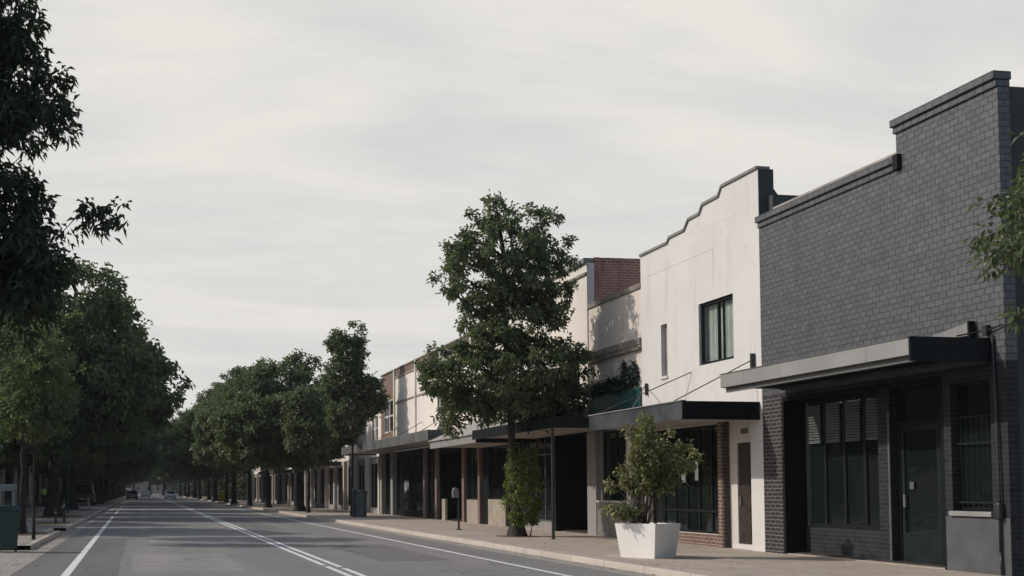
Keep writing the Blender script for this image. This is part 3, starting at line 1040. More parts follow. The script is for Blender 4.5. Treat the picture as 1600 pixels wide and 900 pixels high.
def hedge(name, x0, x1, y0, y1, h, label, seed, n):
    rng = np.random.default_rng(seed)
    root = thing(name, ((x0 + x1) / 2, y0, .1), label, 'hedge')
    cen = np.stack([rng.uniform(-(x1 - x0) / 2, (x1 - x0) / 2, n), rng.uniform(0, y1 - y0, n), h * rng.random(n) ** .7], axis=1)
    V, T = star_leaves(rng, cen, np.full(n, .6), 3, 8, .55, .3, .2)
    link_mesh('foliage', leaf_mesh('foliage', V, T), M['leaf_near'], root)
    mb = MB()
    lng = y1 - y0 > x1 - x0
    n_ = int(max(y1 - y0, x1 - x0) / 8)
    # one woody line of stems joined along the ground
    pts = []
    for k in range(n_):
        t_ = -.5 + (k + .5) / n_
        px_, py_ = (0, (t_ + .5) * (y1 - y0)) if lng else (t_ * (x1 - x0), (y1 - y0) / 2)
        pts += [(px_, py_, 0), (px_ + .05, py_ + .05, h * .6), (px_ + .1, py_ + .1, 0)]
    mb.tube(pts, .06, 5)
    mb.build('stem', M['bark_d'], root, local=True)


hedge('hedge', -9.5, -7.5, 172, 420, 3.6, 'long dark hedge behind the farthest left trunks', 71, 2600)
hedge('hedge', 13.2, 15.2, 151, 420, 3.8, 'long dark hedge behind the farthest right trunks', 72, 2600)

hedge('hedge', -45, 65, 512, 520, 6.5, 'dark line of bushes closing the far end of the street', 73, 3600)

# ------------------------------------------------------------------ white planter and its shrub
pc = (10.33, 22.55)
PA = R(33)


def rot(u, v):
    return (u * math.cos(PA) - v * math.sin(PA), u * math.sin(PA) + v * math.cos(PA))


t = thing('planter', (pc[0], pc[1], .12), 'square tapered white planter standing at the kerb end of the right pavement', 'planter')
mb = MB()
prof = [(.395, 0), (.47, .64), (.475, .70), (.43, .70), (.42, .62)]
for (ra, za), (rb_, zb) in zip(prof[:-1], prof[1:]):
    for k in range(4):
        cs = [(-1, -1), (1, -1), (1, 1), (-1, 1)]
        a, b = cs[k], cs[(k + 1) % 4]
        mb.face([(*rot(a[0] * ra, a[1] * ra), za), (*rot(b[0] * ra, b[1] * ra), za), (*rot(b[0] * rb_, b[1] * rb_), zb), (*rot(a[0] * rb_, a[1] * rb_), zb)])
mb.face([(*rot(a * .395, b * .395), 0.0) for a, b in ((-1, -1), (-1, 1), (1, 1), (1, -1))])
o = mb.build('shell', M['planter'], t, local=True)
mb = MB()
mb.face([(*rot(a * .425, b * .425), .63) for a, b in ((-1, -1), (1, -1), (1, 1), (-1, 1))])
mb.build('soil', M['soil'], t, local=True)
rv = random.Random(8)
cl, st = [], []
for k in range(22):
    t0 = rv.uniform(0, 6.28)
    r0 = rv.uniform(.03, .2)
    b0 = (r0 * math.cos(t0), r0 * math.sin(t0), .0)
    u = rv.uniform(-1, 1)
    hx = .20 + u * rv.uniform(.35, 1.0) * 1.10
    hy = rv.uniform(-.5, .5)
    h = 2.0 - .7 * abs((hx - .15) / 1.1) ** 1.6 - rv.uniform(0, .75) ** 1.3
    if k < 5:
        hx, h = ((-.52, 2.0), (-.15, 2.24), (.12, 2.05), (.55, 1.98), (.92, 1.72))[k]
    pts = [b0]
    for j in range(1, 7):
        q = j / 6
        pts.append((b0[0] + (hx - b0[0]) * q ** 1.35 + rv.uniform(-.03, .03), b0[1] + (hy - b0[1]) * q ** 1.3 + rv.uniform(-.03, .03), b0[2] + (h - b0[2]) * q ** .92))
    st.append(pts)
    for j in range(8 if k >= 5 else 11):
        q = 1 - rv.random() ** 1.3 * .62
        i0 = min(5, int(q * 6))
        f = q * 6 - i0
        P = [pts[i0][c] + (pts[min(6, i0 + 1)][c] - pts[i0][c]) * f for c in range(3)]
        if P[2] < .72:
            continue
        w = .12 * (1.25 - q)
        cl.append((P[0] + rv.uniform(-w, w), P[1] + rv.uniform(-w, w), P[2]))
for k in range(5):            # the low sprig leaning over the left rim
    a = -.25 - .12 * k
    pts = [(-.25, -.1, 0), (a * .8 - .1, -.1, .18 + .03 * k), (a - .1, -.12 + .05 * k, .30 + .05 * (k % 3))]
    st.append(pts)
    cl += [pts[2], ((pts[1][0] + pts[2][0]) / 2, -.1, .27), pts[1]]
leafy('shrub', (pc[0], pc[1], .75), 'olive green many-stemmed shrub growing out of the white planter', 'shrub', 9, cl, st, 4, 7, .115, .052, 'leaf_pot', .12, .095, stem_r=.010)


# ------------------------------------------------------------------ shop building kit (right side, facade plane x = FX)
FX = 13.8
BK = 27.0


def shell(root, y0, y1, ztop, side, floor=True, x0=14.05, side_t=.22):
    """side, back and roof of a building behind its facade"""
    mb = MB()
    mb.box(x0, BK, y0 + .012, y0 + side_t, .12, ztop)
    mb.box(x0, BK, y1 - side_t, y1 - .012, .12, ztop)
    mb.box(BK - .22, BK, y0 + side_t, y1 - side_t, .12, ztop)
    mb.build('side_wall', side, root)
    MB().box(x0, BK - .22, y0 + side_t, y1 - side_t, ztop - .45, ztop - .30).build('roof', M['roofsheet'], root)
    mb = MB()
    mb.box(x0, BK - .25, y0 + side_t, y1 - side_t, .121, .16)
    mb.box(19.0, 19.1, y0 + side_t, y1 - side_t, .16, 3.3)
    mb.box(x0, BK - .25, y0 + side_t, y1 - side_t, 3.7, 3.8)
    mb.build('interior', M['interior'], root)


def window(root, x, y0, y1, z0, z1, ny=2, nz=1, fr='frame', gl='glass', fw=.05, fd=.07, zbars=None, name='window'):
    mb = MB()
    mb.box(x - fd / 2, x + fd / 2, y0, y0 + fw, z0, z1)
    mb.box(x - fd / 2, x + fd / 2, y1 - fw, y1, z0, z1)
    mb.box(x - fd / 2, x + fd / 2, y0 + fw, y1 - fw, z0, z0 + fw)
    mb.box(x - fd / 2, x + fd / 2, y0 + fw, y1 - fw, z1 - fw, z1)
    for k in range(1, ny):
        yy = y0 + (y1 - y0) * k / ny
        mb.box(x - fd / 2 + .005, x + fd / 2 - .005, yy - fw / 2, yy + fw / 2, z0 + fw, z1 - fw)
    for zb in (zbars or [z0 + (z1 - z0) * k / nz for k in range(1, nz)]):
        mb.box(x - fd / 2 + .008, x + fd / 2 - .008, y0 + fw, y1 - fw, zb - fw / 2, zb + fw / 2)
    f = mb.build(name, M[fr], root)
    MB().box(x - .006, x + .006, y0 + fw * .5, y1 - fw * .5, z0 + fw * .5, z1 - fw * .5).build('pane', M[gl], f)
    return f


def door(root, x, y0, y1, z0, z1, mat='timber', glazed=False, hz=1.0, lower=.65):
    mb = MB()
    if glazed:
        mb.box(x - .03, x + .03, y0, y0 + .09, z0, z1)
        mb.box(x - .03, x + .03, y1 - .09, y1, z0, z1)
        mb.box(x - .03, x + .03, y0 + .09, y1 - .09, z0, z0 + lower)
        mb.box(x - .03, x + .03, y0 + .09, y1 - .09, z1 - .09, z1)
    else:
        mb.box(x - .03, x + .03, y0, y1, z0, z1)
        mb.box(x - .045, x - .03, y0 + .12, y1 - .12, z0 + .2, z0 + .9)
        mb.box(x - .045, x - .03, y0 + .12, y1 - .12, z0 + 1.15, z1 - .2)
    d = mb.build('door', M[mat], root)
    if glazed:
        MB().box(x - .006, x + .006, y0 + .05, y1 - .05, z0 + lower - .03, z1 - .05).build('pane', M['glass'], d)
    mb = MB()
    yh = y1 - .12
    mb.box(x - .08, x - .045, yh - .02, yh + .02, z0 + hz - .12, z0 + hz + .12)
    mb.box(x - .06, x - .03, yh - .012, yh + .012, z0 + hz - .02, z0 + hz + .02)
    mb.build('handle', M['metal_l'], d)
    return d


# ---- 1: grey painted brick shop
A0, A1 = 16.62, 24.05
b = thing('brick_shop', (FX, A0, .12), 'grey painted brick shop with stepped parapet at the right edge', 'building')
HI, LO, ST = 8.38, 7.70, 19.2
mb = MB().wall_x(FX, FX + .22, A0, A1, 3.6, HI - .27, [(ST, A1 + 1, LO - .26, HI + 1)])
mb.build('upper_wall', M['dbrick'], b)
mb = MB().wall_x(FX, FX + .22, 23.28, A1, .12, 3.597, [])
mb.build('lower_wall', M['lbrick'], b)
mb = MB().wall_x(FX, FX + .22, A0, 23.278, .12, 3.597, [(18.12, 23.4, 0, 3.52), (17.0, 17.95, 1.15, 3.35)])
mb.build('lower_wall', M['pierbrick'], b)


def coping(root, y0, y1, top, x0=FX, proud=.09, t=.22, mat='dbrick', h1=.14, h2=.12):
    MB().box(x0 - proud, x0 + t + .03, y0, y1, top - h1, top).build('coping', M[mat], root, bevel=.012)
    MB().box(x0 - proud * .45, x0 + t + .01, y0 + .02, y1 - .02, top - h1 - h2, top - h1 - .002).build('string_course', M[mat], root, bevel=.008)


coping(b, A0 - .02, ST + .06, HI)
coping(b, ST - .12, A1 + .02, LO)
MB().box(FX - .003 - .09, FX + .16, ST - .14, ST - .0, LO - .28, LO + .01).build('coping_end', M['black_and_shade'], b, bevel=.01)
shell(b, A0 + .12, A1, 8.18, M['sidegrn'], x0=FX + .223)
MB().box(FX - .014, FX - .001, A0 - .004, 18.116, .121, 1.05).build('rendered_panel', M['darkrender'], b)
# corner pier, dark along its street-end face
# recess: ceiling, and returns blackened for the deep shade inside
MB().box(FX + .004, 14.6, 23.2, 23.276, .121, 3.516).build('recess_wall', M['black_and_shade'], b)
MB().box(FX + .004, 14.6, 18.124, 18.2, .121, 3.516).build('recess_wall', M['black_and_shade'], b)
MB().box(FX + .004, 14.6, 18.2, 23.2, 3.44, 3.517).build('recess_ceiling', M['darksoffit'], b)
MB().box(FX + .02, 14.6, 18.2, 23.2, .121, .135).build('recess_floor', M['pave'], b)
MB().box(14.28, 14.46, 20.44, 23.2, .135, .71).build('stall_riser', M['pierbrick'], b)
window(b, 14.36, 20.45, 23.19, .712, 3.43, 4, 1, 'frame', 'glass', .085, .09)
MB().box(14.30, 14.42, 23.05, 23.17, .72, 3.42).build('window_post', M['greyframe'], b)
rb = random.Random(4)
for k in range(4):
    y0 = 20.45 + (2.74 / 4) * k + .11
    y1 = y0 + .47
    mb = MB()
    z = 3.32
    while z > 2.55:
        mb.hexa([(14.29, y0, z - .035), (14.32, y0, z - .045), (14.32, y1, z - .045), (14.29, y1, z - .035)], [(14.29, y0, z), (14.32, y0, z - .01), (14.32, y1, z - .01), (14.29, y1, z)])
        z -= .058
    for q in (.1, .5, .9):
        mb.box(14.282, 14.288, y0 + .47 * q - .006, y0 + .47 * q + .006, 2.52, 3.34)
    mb.box(14.28, 14.315, y0, y1, 2.50, 2.525)
    mb.build('blind', M['blind'], b)
mb = MB().box(14.12, 14.5, 20.05, 20.42, .121, 3.44)
mb.build('pillar', M['pierbrick'], b)
MB().box(14.10, 14.12, 20.05, 20.10, .13, 3.0).build('corner_strip', M['greyframe'], b)
# entrance door set: solid lower panel, glazed door, transom
mb = MB()
mb.box(14.26, 14.36, 18.78, 18.86, .121, 3.44)
mb.box(14.26, 14.36, 19.97, 20.045, .121, 3.44)
mb.box(14.26, 14.36, 18.86, 19.97, 2.72, 2.80)
mb.box(14.27, 14.35, 18.86, 19.97, 3.36, 3.44)
mb.build('door_frame', M['black_and_shade'], b)
MB().box(14.30, 14.315, 18.86, 19.97, 2.8, 3.36).build('transom_pane', M['glass'], b)
door(b, 14.31, 18.87, 19.96, .15, 2.71, 'doorpaint', True, 1.15, .55)
MB().box(14.2, 14.42, 18.2, 18.78, .121, 3.44).build('door_side_panel', M['black_and_shade'], b)
MB().box(14.268, 14.274, 19.60, 19.72, 1.52, 1.66).build('notice', M['greyframe'], b)
# barred window
f = window(b, 13.98, 17.0, 17.95, 1.16, 3.35, 1, 1, 'frame', 'glass', .05, .06)
mb = MB()
for k in range(7):
    mb.tube([(13.90, 17.08 + k * .125, 1.17), (13.90, 17.08 + k * .125, 2.75)], .007, 6)
mb.box(13.893, 13.907, 17.0, 17.95, 2.28, 2.31)
mb.box(13.893, 13.907, 17.0, 17.95, 2.73, 2.76)
mb.box(13.893, 13.907, 17.0, 17.95, 1.28, 1.31)
mb.build('bar', M['doorpaint'], f)
MB().box(FX - .07, FX + .12, 16.97, 17.98, 1.06, 1.145).build('window_sill', M['greymetal'], b, bevel=.012)
# conduit and meter box on the corner pier
mb = MB().tube([(FX - .05, 16.80, .5), (FX - .05, 16.79, 1.5), (FX - .04, 16.82, 3.0), (FX - .04, 16.86, 4.05)], .022, 8)
mb.tube([(FX - .05, 16.78, .12), (FX - .05, 16.80, .5)], .022, 8)
mb.build('conduit', M['metal_d'], b, smooth=True)
MB().box(FX - .12, FX - .015, 16.73, 16.86, 1.02, 1.30).build('conduit_box', M['metal_d'], b, bevel=.03)
# awning of the brick shop
C0, C1 = 16.94, 23.12
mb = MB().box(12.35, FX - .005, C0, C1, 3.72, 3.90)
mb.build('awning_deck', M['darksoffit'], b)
MB().box(12.30, 12.345, C0 - .003, C1, 3.70, 3.985).build('fascia', M['greymetal'], b, bevel=.006)
MB().box(12.285, 12.40, C0, C1 + .015, 3.985, 4.0).build('fascia_cap', M['midmetal'], b)
MB().box(12.40, 12.46, C0 + .02, C1 - .05, 3.60, 3.718).build('gutter_lip', M['midmetal'], b)
MB().box(12.30, FX - .008, C0 - .05, C0 - .004, 3.60, 4.0).build('end_fascia', M['black_and_shade'], b)  # near end of the grey awning, its shade put in as black
MB().box(12.35, FX - .008, C1 + .002, C1 + .03, 3.70, 3.985).build('end_fascia', M['greymetal'], b)
MB().box(13.50, 13.56, C0 + .3, C1 - .3, 3.64, 3.70).build('light_trough', M['charcoal'], b)
mb = MB()
mb.prism([(19.0, 4.12), (17.34, 4.10), (17.30, 4.31), (17.36, 4.315)], 'x', FX - .10, FX - .05)
mb.build('flashing', M['greymetal'], b)
MB().prism([(17.30, 4.05), (17.25, 4.05), (17.265, 4.335), (17.30, 4.335)], 'x', FX - .14, FX - .02).build('flashing_edge', M['black_and_shade'], b)
mb = MB().tube([(FX - .04, 16.62, 4.19), (FX - .06, 16.9, 4.14), (FX - .10, 17.05, 4.13), (FX - .5, 17.1, 4.05)], .014, 6)
mb.box(FX - .09, FX - .01, 16.93, 17.02, 4.06, 4.22)
mb.build('cable', M['metal_d'], b)

# ---- 2: white two-storey shop with the stepped parapet
B0, B1 = 24.05, 30.35
b = thing('white_shop', (FX, B0, .12), 'white rendered two-storey shop with stepped parapet and one wide upper window', 'building')
steps = [(24.05, 25.76, 8.88), (25.76, 26.74, 8.68), (26.74, 27.5, 8.48), (27.5, 28.6, 8.25), (28.6, 30.35, 8.12)]
holes = [(25.27, 26.98, 4.62, 6.17), (28.75, 29.12, 4.55, 5.95)]
mb = MB().wall_x(FX, FX + .25, B0 + .003, B1, 3.2, 8.0, holes)
line = [(24.053, 8.82), (25.70, 8.82), (25.86, 8.62), (26.66, 8.61), (26.84, 8.42), (27.42, 8.41), (27.66, 8.19), (28.52, 8.18), (28.64, 8.07), (30.347, 8.06)]
mb.prism(line + [(30.347, 8.003), (24.053, 8.003)], 'x', FX + .0006, FX + .249)
mb.build('upper_wall', M['white'], b)
mb = MB()
n_ = len(line)
up_ = [(y_ , z_ + .065) for y_, z_ in line]
for k in range(n_ - 1):
    (ya, za), (yb, zb) = line[k], line[k + 1]
    (yc, zc), (yd, zd) = up_[k], up_[k + 1]
    if k % 2 == 1:
        yc += .03; yd += .03
    mb.hexa([(FX - .045, ya, za + .001), (FX + .30, ya, za + .001), (FX + .30, yb, zb + .001), (FX - .045, yb, zb + .001)],
            [(FX - .045, ya, za + .065), (FX + .30, ya, za + .065), (FX + .30, yb, zb + .065), (FX - .045, yb, zb + .065)])
mb.build('coping', M['coping_grn'], b)
mb = MB()
mb.box(FX + .01, FX + .38, B0 - .004, B0 + .0, 7.6, 8.82)
mb.prism([(FX + .25, 7.9), (FX + .75, 7.9), (FX + .25, 8.55)], 'y', B0 + .003, B0 + .2)
mb.build('parapet_end', M['sidegrn'], b)
shell(b, B0, B1, 7.95, M['cream'], x0=FX + .253)
f = window(b, FX + .10, 25.27, 26.98, 4.63, 6.16, 2, 1, 'frame', 'glass_up', .055, .08)
mb = MB()
for side in ((25.33, 26.08), (26.2, 26.92)):
    n = 34
    prev = None
    for k in range(n + 1):
        yy = side[0] + (side[1] - side[0]) * k / n
        xx = FX + .235 + .022 * math.sin(k * 1.9) + .01 * math.sin(k * .7)
        if prev:
            mb.face([(prev[0], prev[1], 4.66), (xx, yy, 4.66), (xx, yy, 6.12), (prev[0], prev[1], 6.12)])
        prev = (xx, yy)
mb.build('curtain', M['curtain'], b)
MB().box(FX + .12, FX + .18, 28.75, 29.12, 4.55, 5.95).build('blocked_slot', M['stainmould'], b)
MB().box(FX - .04, FX + .11, 28.72, 29.15, 4.48, 4.547).build('window_sill', M['white'], b)
mb = MB()
mb.box(FX + .03, FX + .06, 25.27, 26.98, 6.168, 6.19)
mb.build('window_head', M['frame'], b)
# faint raised panel lines of the render
mb = MB()
mb.box(FX - .006, FX - .001, 26.2, 30.2, 7.42, 7.44)
mb.box(FX - .006, FX - .001, 26.2, 26.22, 6.5, 7.418)
mb.build('panel_line', M['cream'], b)
# ground floor
LX = 13.97
mb = MB().wall_x(LX, LX + .15, B0 + .25, B1, .12, 3.197, [(24.85, 25.52, .13, 2.62), (26.14, 30.12, .42, 3.13)])
mb.build('lower_wall', M['pillar'], b)
MB().box(FX + .001, LX + .12, B0 + .003, 24.60, .12, 3.195).build('pilaster', M['white'], b)
MB().box(FX + .001, LX + .1, 30.12, B1 - .003, .12, 3.195).build('pilaster', M['pillar'], b)
door(b, LX + .06, 24.86, 25.51, .24, 2.60, 'timber', False)
MB().box(FX + .02, LX + .1, 24.61, 25.55, .121, .24).build('door_step', M['white'], b, bevel=.01)
mb = MB().box(LX - .02, LX - .002, 25.0, 25.3, 2.83, 2.95)
mb.build('vent', M['greyframe'], b)
MB().box(FX - .005, LX - .002, 25.96, 26.14, .12, 3.19).build('pillar', M['shopbrick'], b)
MB().box(FX + .002, LX - .002, 25.88, 25.958, .12, 3.19).build('pillar_shade_side', M['shadedbrick'], b)  # near side of the pillar, its shade given by a darker brick
MB().box(LX - .06, LX - .002, 26.142, 30.11, .12, .40).build('brick_riser', M['shopbrick'], b)
window(b, LX + .05, 26.15, 30.11, .43, 3.12, 6, 1, 'frame', 'glass', .06, .09, zbars=[.98])
for yy, zz in ((27.6, 1.75), (28.35, 1.7)):
    MB().box(LX + .028, LX + .034, yy - .11, yy + .11, zz - .0, zz + .52).build('poster', M['curtain'], b)
# awning
C0, C1 = 24.19, 29.62
MB().box(11.98, FX - .004, C0 + .05, C1 - .03, 3.14, 3.30).build('awning_deck', M['soffit'], b)
MB().box(11.93, 11.978, C0, C1, 3.09, 3.50).build('fascia', M['charcoal'], b, bevel=.006)
MB().box(11.93, FX - .006, C0 - .04, C0 - .002, 3.09, 3.50).build('end_fascia', M['black_and_shade'], b, bevel=.004)  # near end coloured black for the shade on it
MB().box(11.98, FX - .006, C1 + .002, C1 + .03, 3.09, 3.50).build('end_fascia', M['charcoal'], b)
MB().box(11.90, 12.02, C0 - .03, C1, 3.502, 3.525).build('fascia_cap', M['greymetal'], b)
mb = MB()
mb.box(13.70, FX - .004, 24.31, 24.37, 4.0, 4.62)
mb.build('stay_bracket', M['metal_d'], b)
MB().box(13.72, FX - .004, 29.95, 30.01, 4.12, 4.45).build('stay_bracket', M['metal_d'], b)
for p, q in (((13.70, 24.36, 4.45), (12.0, 24.75, 3.53)), ((13.78, 27.39, 4.50), (12.0, 29.35, 3.53)), ((13.70, 29.98, 4.36), (12.0, 27.0, 3.53))):
    MB().tube([p, q], .013, 6).build('stay_rod', M['metal_d'], b)

# ---- 3: stained low shop
D0, D1 = 30.35, 34.25
b = thing('stained_shop', (FX, D0, .12), 'narrow shop with water-stained render above a dark teal panel', 'building')
mb = MB().wall_x(FX + .02, FX + .27, D0 + .003, D1, 3.3, 7.18, [])
mb.build('upper_wall', M['stained'], b)
MB().box(FX - .03, FX + .32, D0 + .003, D1 - .003, 7.182, 7.33).build('coping', M['redbrick'] and M['stainmould'], b, bevel=.01)
shell(b, D0, D1, 6.9, M['cream'], x0=FX + .273)
mb = MB()
mb.box(FX - .06, FX + .018, D0 + .003, D1 - .003, 5.60, 5.78)
mb.box(FX - .10, FX + .018, D0 + .003, D1 - .003, 5.45, 5.50)
mb.build('moulding', M['stainmould'], b)
MB().box(FX - .04, FX + .015, D0 + .003, D1 - .003, 5.50, 5.598).build('frieze', M['stainmould'], b)
MB().box(FX - .05, FX + .005, D0 + .06, D1 - .05, 3.85, 4.40).build('teal_panel', M['teal'], b)
MB().box(FX - .0, FX + .2, D1 - .16, D1 - .005, 3.3, 4.9).build('corner_strip', M['pillar'], b)
mb = MB().wall_x(FX + .05, FX + .25, D0 + .003, D1, .12, 3.297, [(31.5, 33.42, 1.17, 3.27), (30.62, 31.15, .13, 2.9)])
mb.build('lower_wall', M['greypaint'], b)
MB().box(FX - .10, FX + .048, 33.52, 34.22, .12, 3.29).build('pilaster', M['greypaint'], b)
MB().box(FX - .12, FX + .048, 31.52, 33.40, .12, 1.14).build('tiled_riser', M['tile'], b)
MB().box(FX - .14, FX + .04, 31.5, 33.42, 1.142, 1.19).build('window_sill', M['pillar'], b)
MB().box(FX + .0, FX + .048, 31.16, 31.50, .12, 3.29).build('pilaster', M['pillar'], b)
window(b, FX + .15, 31.51, 33.41, 1.2, 3.26, 2, 1)
door(b, FX + .15, 30.63, 31.14, .13, 2.88, 'black_and_shade')
rv = random.Random(12)
cl, st = [], []
for k in range(34):
    yy = rv.uniform(-1.6, 1.75)
    hh = .12 + rv.random() * .2 + (.45 if yy < -.5 else .0) * rv.random()
    st.append([(0, yy, 0), (rv.uniform(-.03, .03), yy, hh)])
    for q in range(3):
        cl.append((rv.uniform(-.05, .05), yy + rv.uniform(-.03, .03), hh * (q + 1) / 3))
leafy('ledge_plants', (FX - .02, 32.2, 4.40), 'row of dark green spiky plants standing on the teal panel of the stained shop', 'plants', 13, cl, st, 4, 9, .13, .05, 'leaf_teal', -.5, .07)

# ---- 4: cream building with tall parapet and red brick side
E0, E1 = 34.25, 46.06
b = thing('cream_shop', (FX, E0, .12), 'tall cream shop with a red brick side wall behind the big tree', 'building')
mb = MB().wall_x(FX - .02, FX + .22, E0 + .003, E1, 3.6, 8.66, [(34.95, 38.3, 4.66, 5.62), (40.2, 43.2, 4.66, 5.62)])
mb.build('upper_wall', M['cream'], b)
MB().box(FX - .12, FX + .21, E0 + .006, E1 - .003, 8.662, 8.82).build('coping', M['coping_grn'], b, bevel=.012)
MB().box(FX - .08, FX - .022, E0 + .006, E1 - .003, 8.28, 8.36).build('moulding', M['stainmould'], b)
MB().box(FX - .07, FX - .022, E0 + .006, E1 - .003, 4.24, 4.30).build('moulding', M['stainmould'], b)
mb = MB()
mb.box(FX + .223, BK, E0 + .003, E0 + .24, .12, 8.72)
mb.build('brick_side_wall', M['redbrick'], b)
mb = MB()
k = FX + .225
rv = random.Random(2)
while k < BK - .1:
    mb.box(k, k + .088, E0 - .012, E0 + .25, 8.722, 8.84 + rv.uniform(-.004, .004))
    k += .098
mb.build('brick_on_edge_coping', M['redbrick'], b)
shell(b, E0 + .25, E1, 8.2, M['cream'], x0=FX + .223)
window(b, FX + .12, 34.95, 38.3, 4.66, 5.62, 4, 1, 'frame', 'glass_up')
window(b, FX + .12, 40.2, 43.2, 4.66, 5.62, 4, 1, 'frame', 'glass_up')
mb = MB().wall_x(FX + .02, FX + .2, E0 + .003, E1, .12, 3.597, [(34.5, 37.3, .12, 3.3), (37.5, 40.4, .40, 3.5), (40.7, 42.4, .13, 3.3), (42.66, 44.9, 1.14, 3.4)])
mb.build('lower_wall', M['black_and_shade'], b)
mb = MB()
mb.box(FX + .2, 16.2, 34.40, 34.5, .13, 3.5); mb.box(FX + .2, 16.2, 37.3, 37.4, .13, 3.5); mb.box(16.2, 16.3, 34.4, 37.4, .13, 3.5); mb.box(FX + .2, 16.2, 34.5, 37.3, 3.3, 3.4)
mb.build('porch', M['black_and_shade'], b)
door(b, 16.15, 35.3, 36.3, .17, 2.4, 'black_and_shade')
MB().box(FX - .02, FX + .018, 37.32, 37.5, .12, 3.5).build('door_jamb', M['greyframe'], b)
window(b, FX + .1, 37.52, 40.38, .42, 3.48, 3, 1, 'greyframe', 'glass', .05, .08, zbars=[2.75])
MB().box(FX - .03, FX + .018, 37.52, 40.4, .12, .42).build('stall_riser', M['greypaint'], b)
window(b, FX + .1, 42.68, 44.88, 1.16, 3.38, 2, 1, 'frame', 'glass')
MB().box(FX - .03, FX + .018, 42.66, 44.9, .12, 1.14).build('stall_riser', M['tan'], b)
MB().box(FX - .12, FX + .018, 45.78, 46.04, .12, 3.55).build('pillar', M['paintedtan'], b)
door(b, FX + .1, 41.0, 42.1, .14, 2.6, 'timber')


def drape(root, x, y0, y1, z0, z1, mat):
    q = MB()
    n = max(6, int((y1 - y0) / .05))
    pv = None
    for k in range(n + 1):
        yy = y0 + (y1 - y0) * k / n
        xx = x + .03 * math.sin(k * 1.7) + .01 * math.sin(k * .6)
        if pv:
            q.face([(pv[0], pv[1], z0), (xx, yy, z0), (xx, yy, z1), (pv[0], pv[1], z1)])
        pv = (xx, yy)
    q.build('curtain', M[mat], root)


drape(b, FX + .35, 39.2, 40.3, .5, 3.4, 'curtain')
drape(b, FX + .35, 37.6, 37.9, .5, 3.4, 'curtain')
drape(b, FX + .4, 43.6, 44.4, 1.3, 3.3, 'curtain')
# dark awning on a kerbside post
C0, C1 = 31.05, 39.0
MB().box(11.45, FX - .13, C0 + .03, C1 - .03, 3.32, 3.46).build('awning_deck', M['soffit'], b)
MB().box(11.40, 11.448, C0, C1, 3.26, 3.58).build('fascia', M['black_and_shade'], b, bevel=.006)
MB().box(11.40, FX - .13, C0 - .035, C0 - .002, 3.26, 3.58).build('end_fascia', M['black_and_shade'], b)
MB().prism([(11.45, 3.582), (FX - .13, 3.582), (FX - .13, 4.2), (11.45, 3.60)], 'y', 34.3, C1).build('awning_roof', M['roofsheet'], b)
mb = MB().tube([(11.44, 31.12, .12), (11.44, 31.12, 3.27)], .045, 10)
mb.lathe((11.44, 31.12), [(.09, .12), (.09, .135), (.05, .14)], 12)
mb.build('awning_post', M['metal_d'], b, smooth=False)
# pale lean-to awning
C0, C1 = 39.25, 45.8
MB().box(11.65, FX - .01, C0 + .03, C1 - .03, 3.24, 3.36).build('awning_deck', M['soffit'], b)
MB().box(11.60, 11.648, C0, C1, 3.18, 3.46).build('fascia', M['greymetal'], b, bevel=.006)
MB().box(11.60, FX - .01, C0 - .03, C0 - .002, 3.18, 3.46).build('end_fascia', M['black_and_shade'], b)  # shaded near end, blackened against the grey front
MB().prism([(11.53, 3.463), (FX - .004, 3.463), (FX - .004, 4.50), (11.53, 3.50)], 'y', C0 - .02, C1 + .04).build('awning_roof', M['roofsheet'], b)
for p, q in (((13.76, 42.3, 5.3), (12.0, 40.4, 3.72)), ((13.76, 37.0, 5.2), (11.9, 35.0, 3.72))):
    MB().tube([p, q], .014, 6).build('stay_rod', M['metal_d'], b)

# ---- 5: pale panelled building with brick end
F0, F1 = 46.06, 66.1
b = thing('panelled_shop', (FX, F0, .12), 'long pale panelled upper storey with a brick end bay beyond the big tree', 'building')
mb = MB().wall_x(FX, FX + .25, F0 + .003, 62.3, 3.6, 7.74, [(51.2, 53.0, 5.0, 7.2)])
mb.build('upper_wall', M['cream2'], b)
MB().box(FX + .01, FX + .25, F0 + .003, 62.3, 7.742, 8.15).build('parapet', M['paintedtan'], b)
mb = MB().wall_x(FX + .012, FX + .25, 62.303, F1, 3.6, 8.10, [(62.85, 65.3, 4.75, 6.65)])
mb.build('brick_bay', M['paintedtan'], b)
MB().box(FX - .04, FX + .30, F0 + .003, F1, 8.152, 8.22).build('coping', M['stainmould'], b)
mb = MB()
mb.box(FX - .05, FX - .002, F0 + .01, 62.25, 6.27, 6.35)
mb.box(FX - .05, FX - .002, F0 + .01, 62.25, 7.66, 7.74)
mb.build('panel_ledge', M['tan'], b)
for yy in (47.2, 52.2, 57.3, 62.3):
    MB().box(FX - .08, FX - .001 if yy != 62.3 else FX + .009, yy - .11, yy + .09, 3.62, 8.15).build('panel_pilaster', M['palepost'], b)
window(b, FX + .1, 51.2, 53.0, 5.0, 7.2, 2, 1, 'frame', 'glass_up')
window(b, FX + .1, 62.85, 63.9, 4.75, 6.65, 1, 2, 'whiteframe', 'glass_up', .1, .1)
window(b, FX + .1, 64.0, 65.3, 4.75, 6.65, 2, 2, 'whiteframe', 'glass_up', .1, .1)
shell(b, F0, F1, 7.7, M['paintedtan'], x0=FX + .253)
mb = MB().wall_x(FX + .1, FX + .25, F0 + .003, F1, .12, 3.597, [(46.2, 48.2, 1.1, 3.3), (48.9, 52.9, .13, 3.2), (53.6, 55.3, .4, 3.2), (55.8, 62.2, .4, 3.3), (63.0, 65.0, .5, 3.3)])
mb.build('lower_wall', M['black_and_shade'], b)
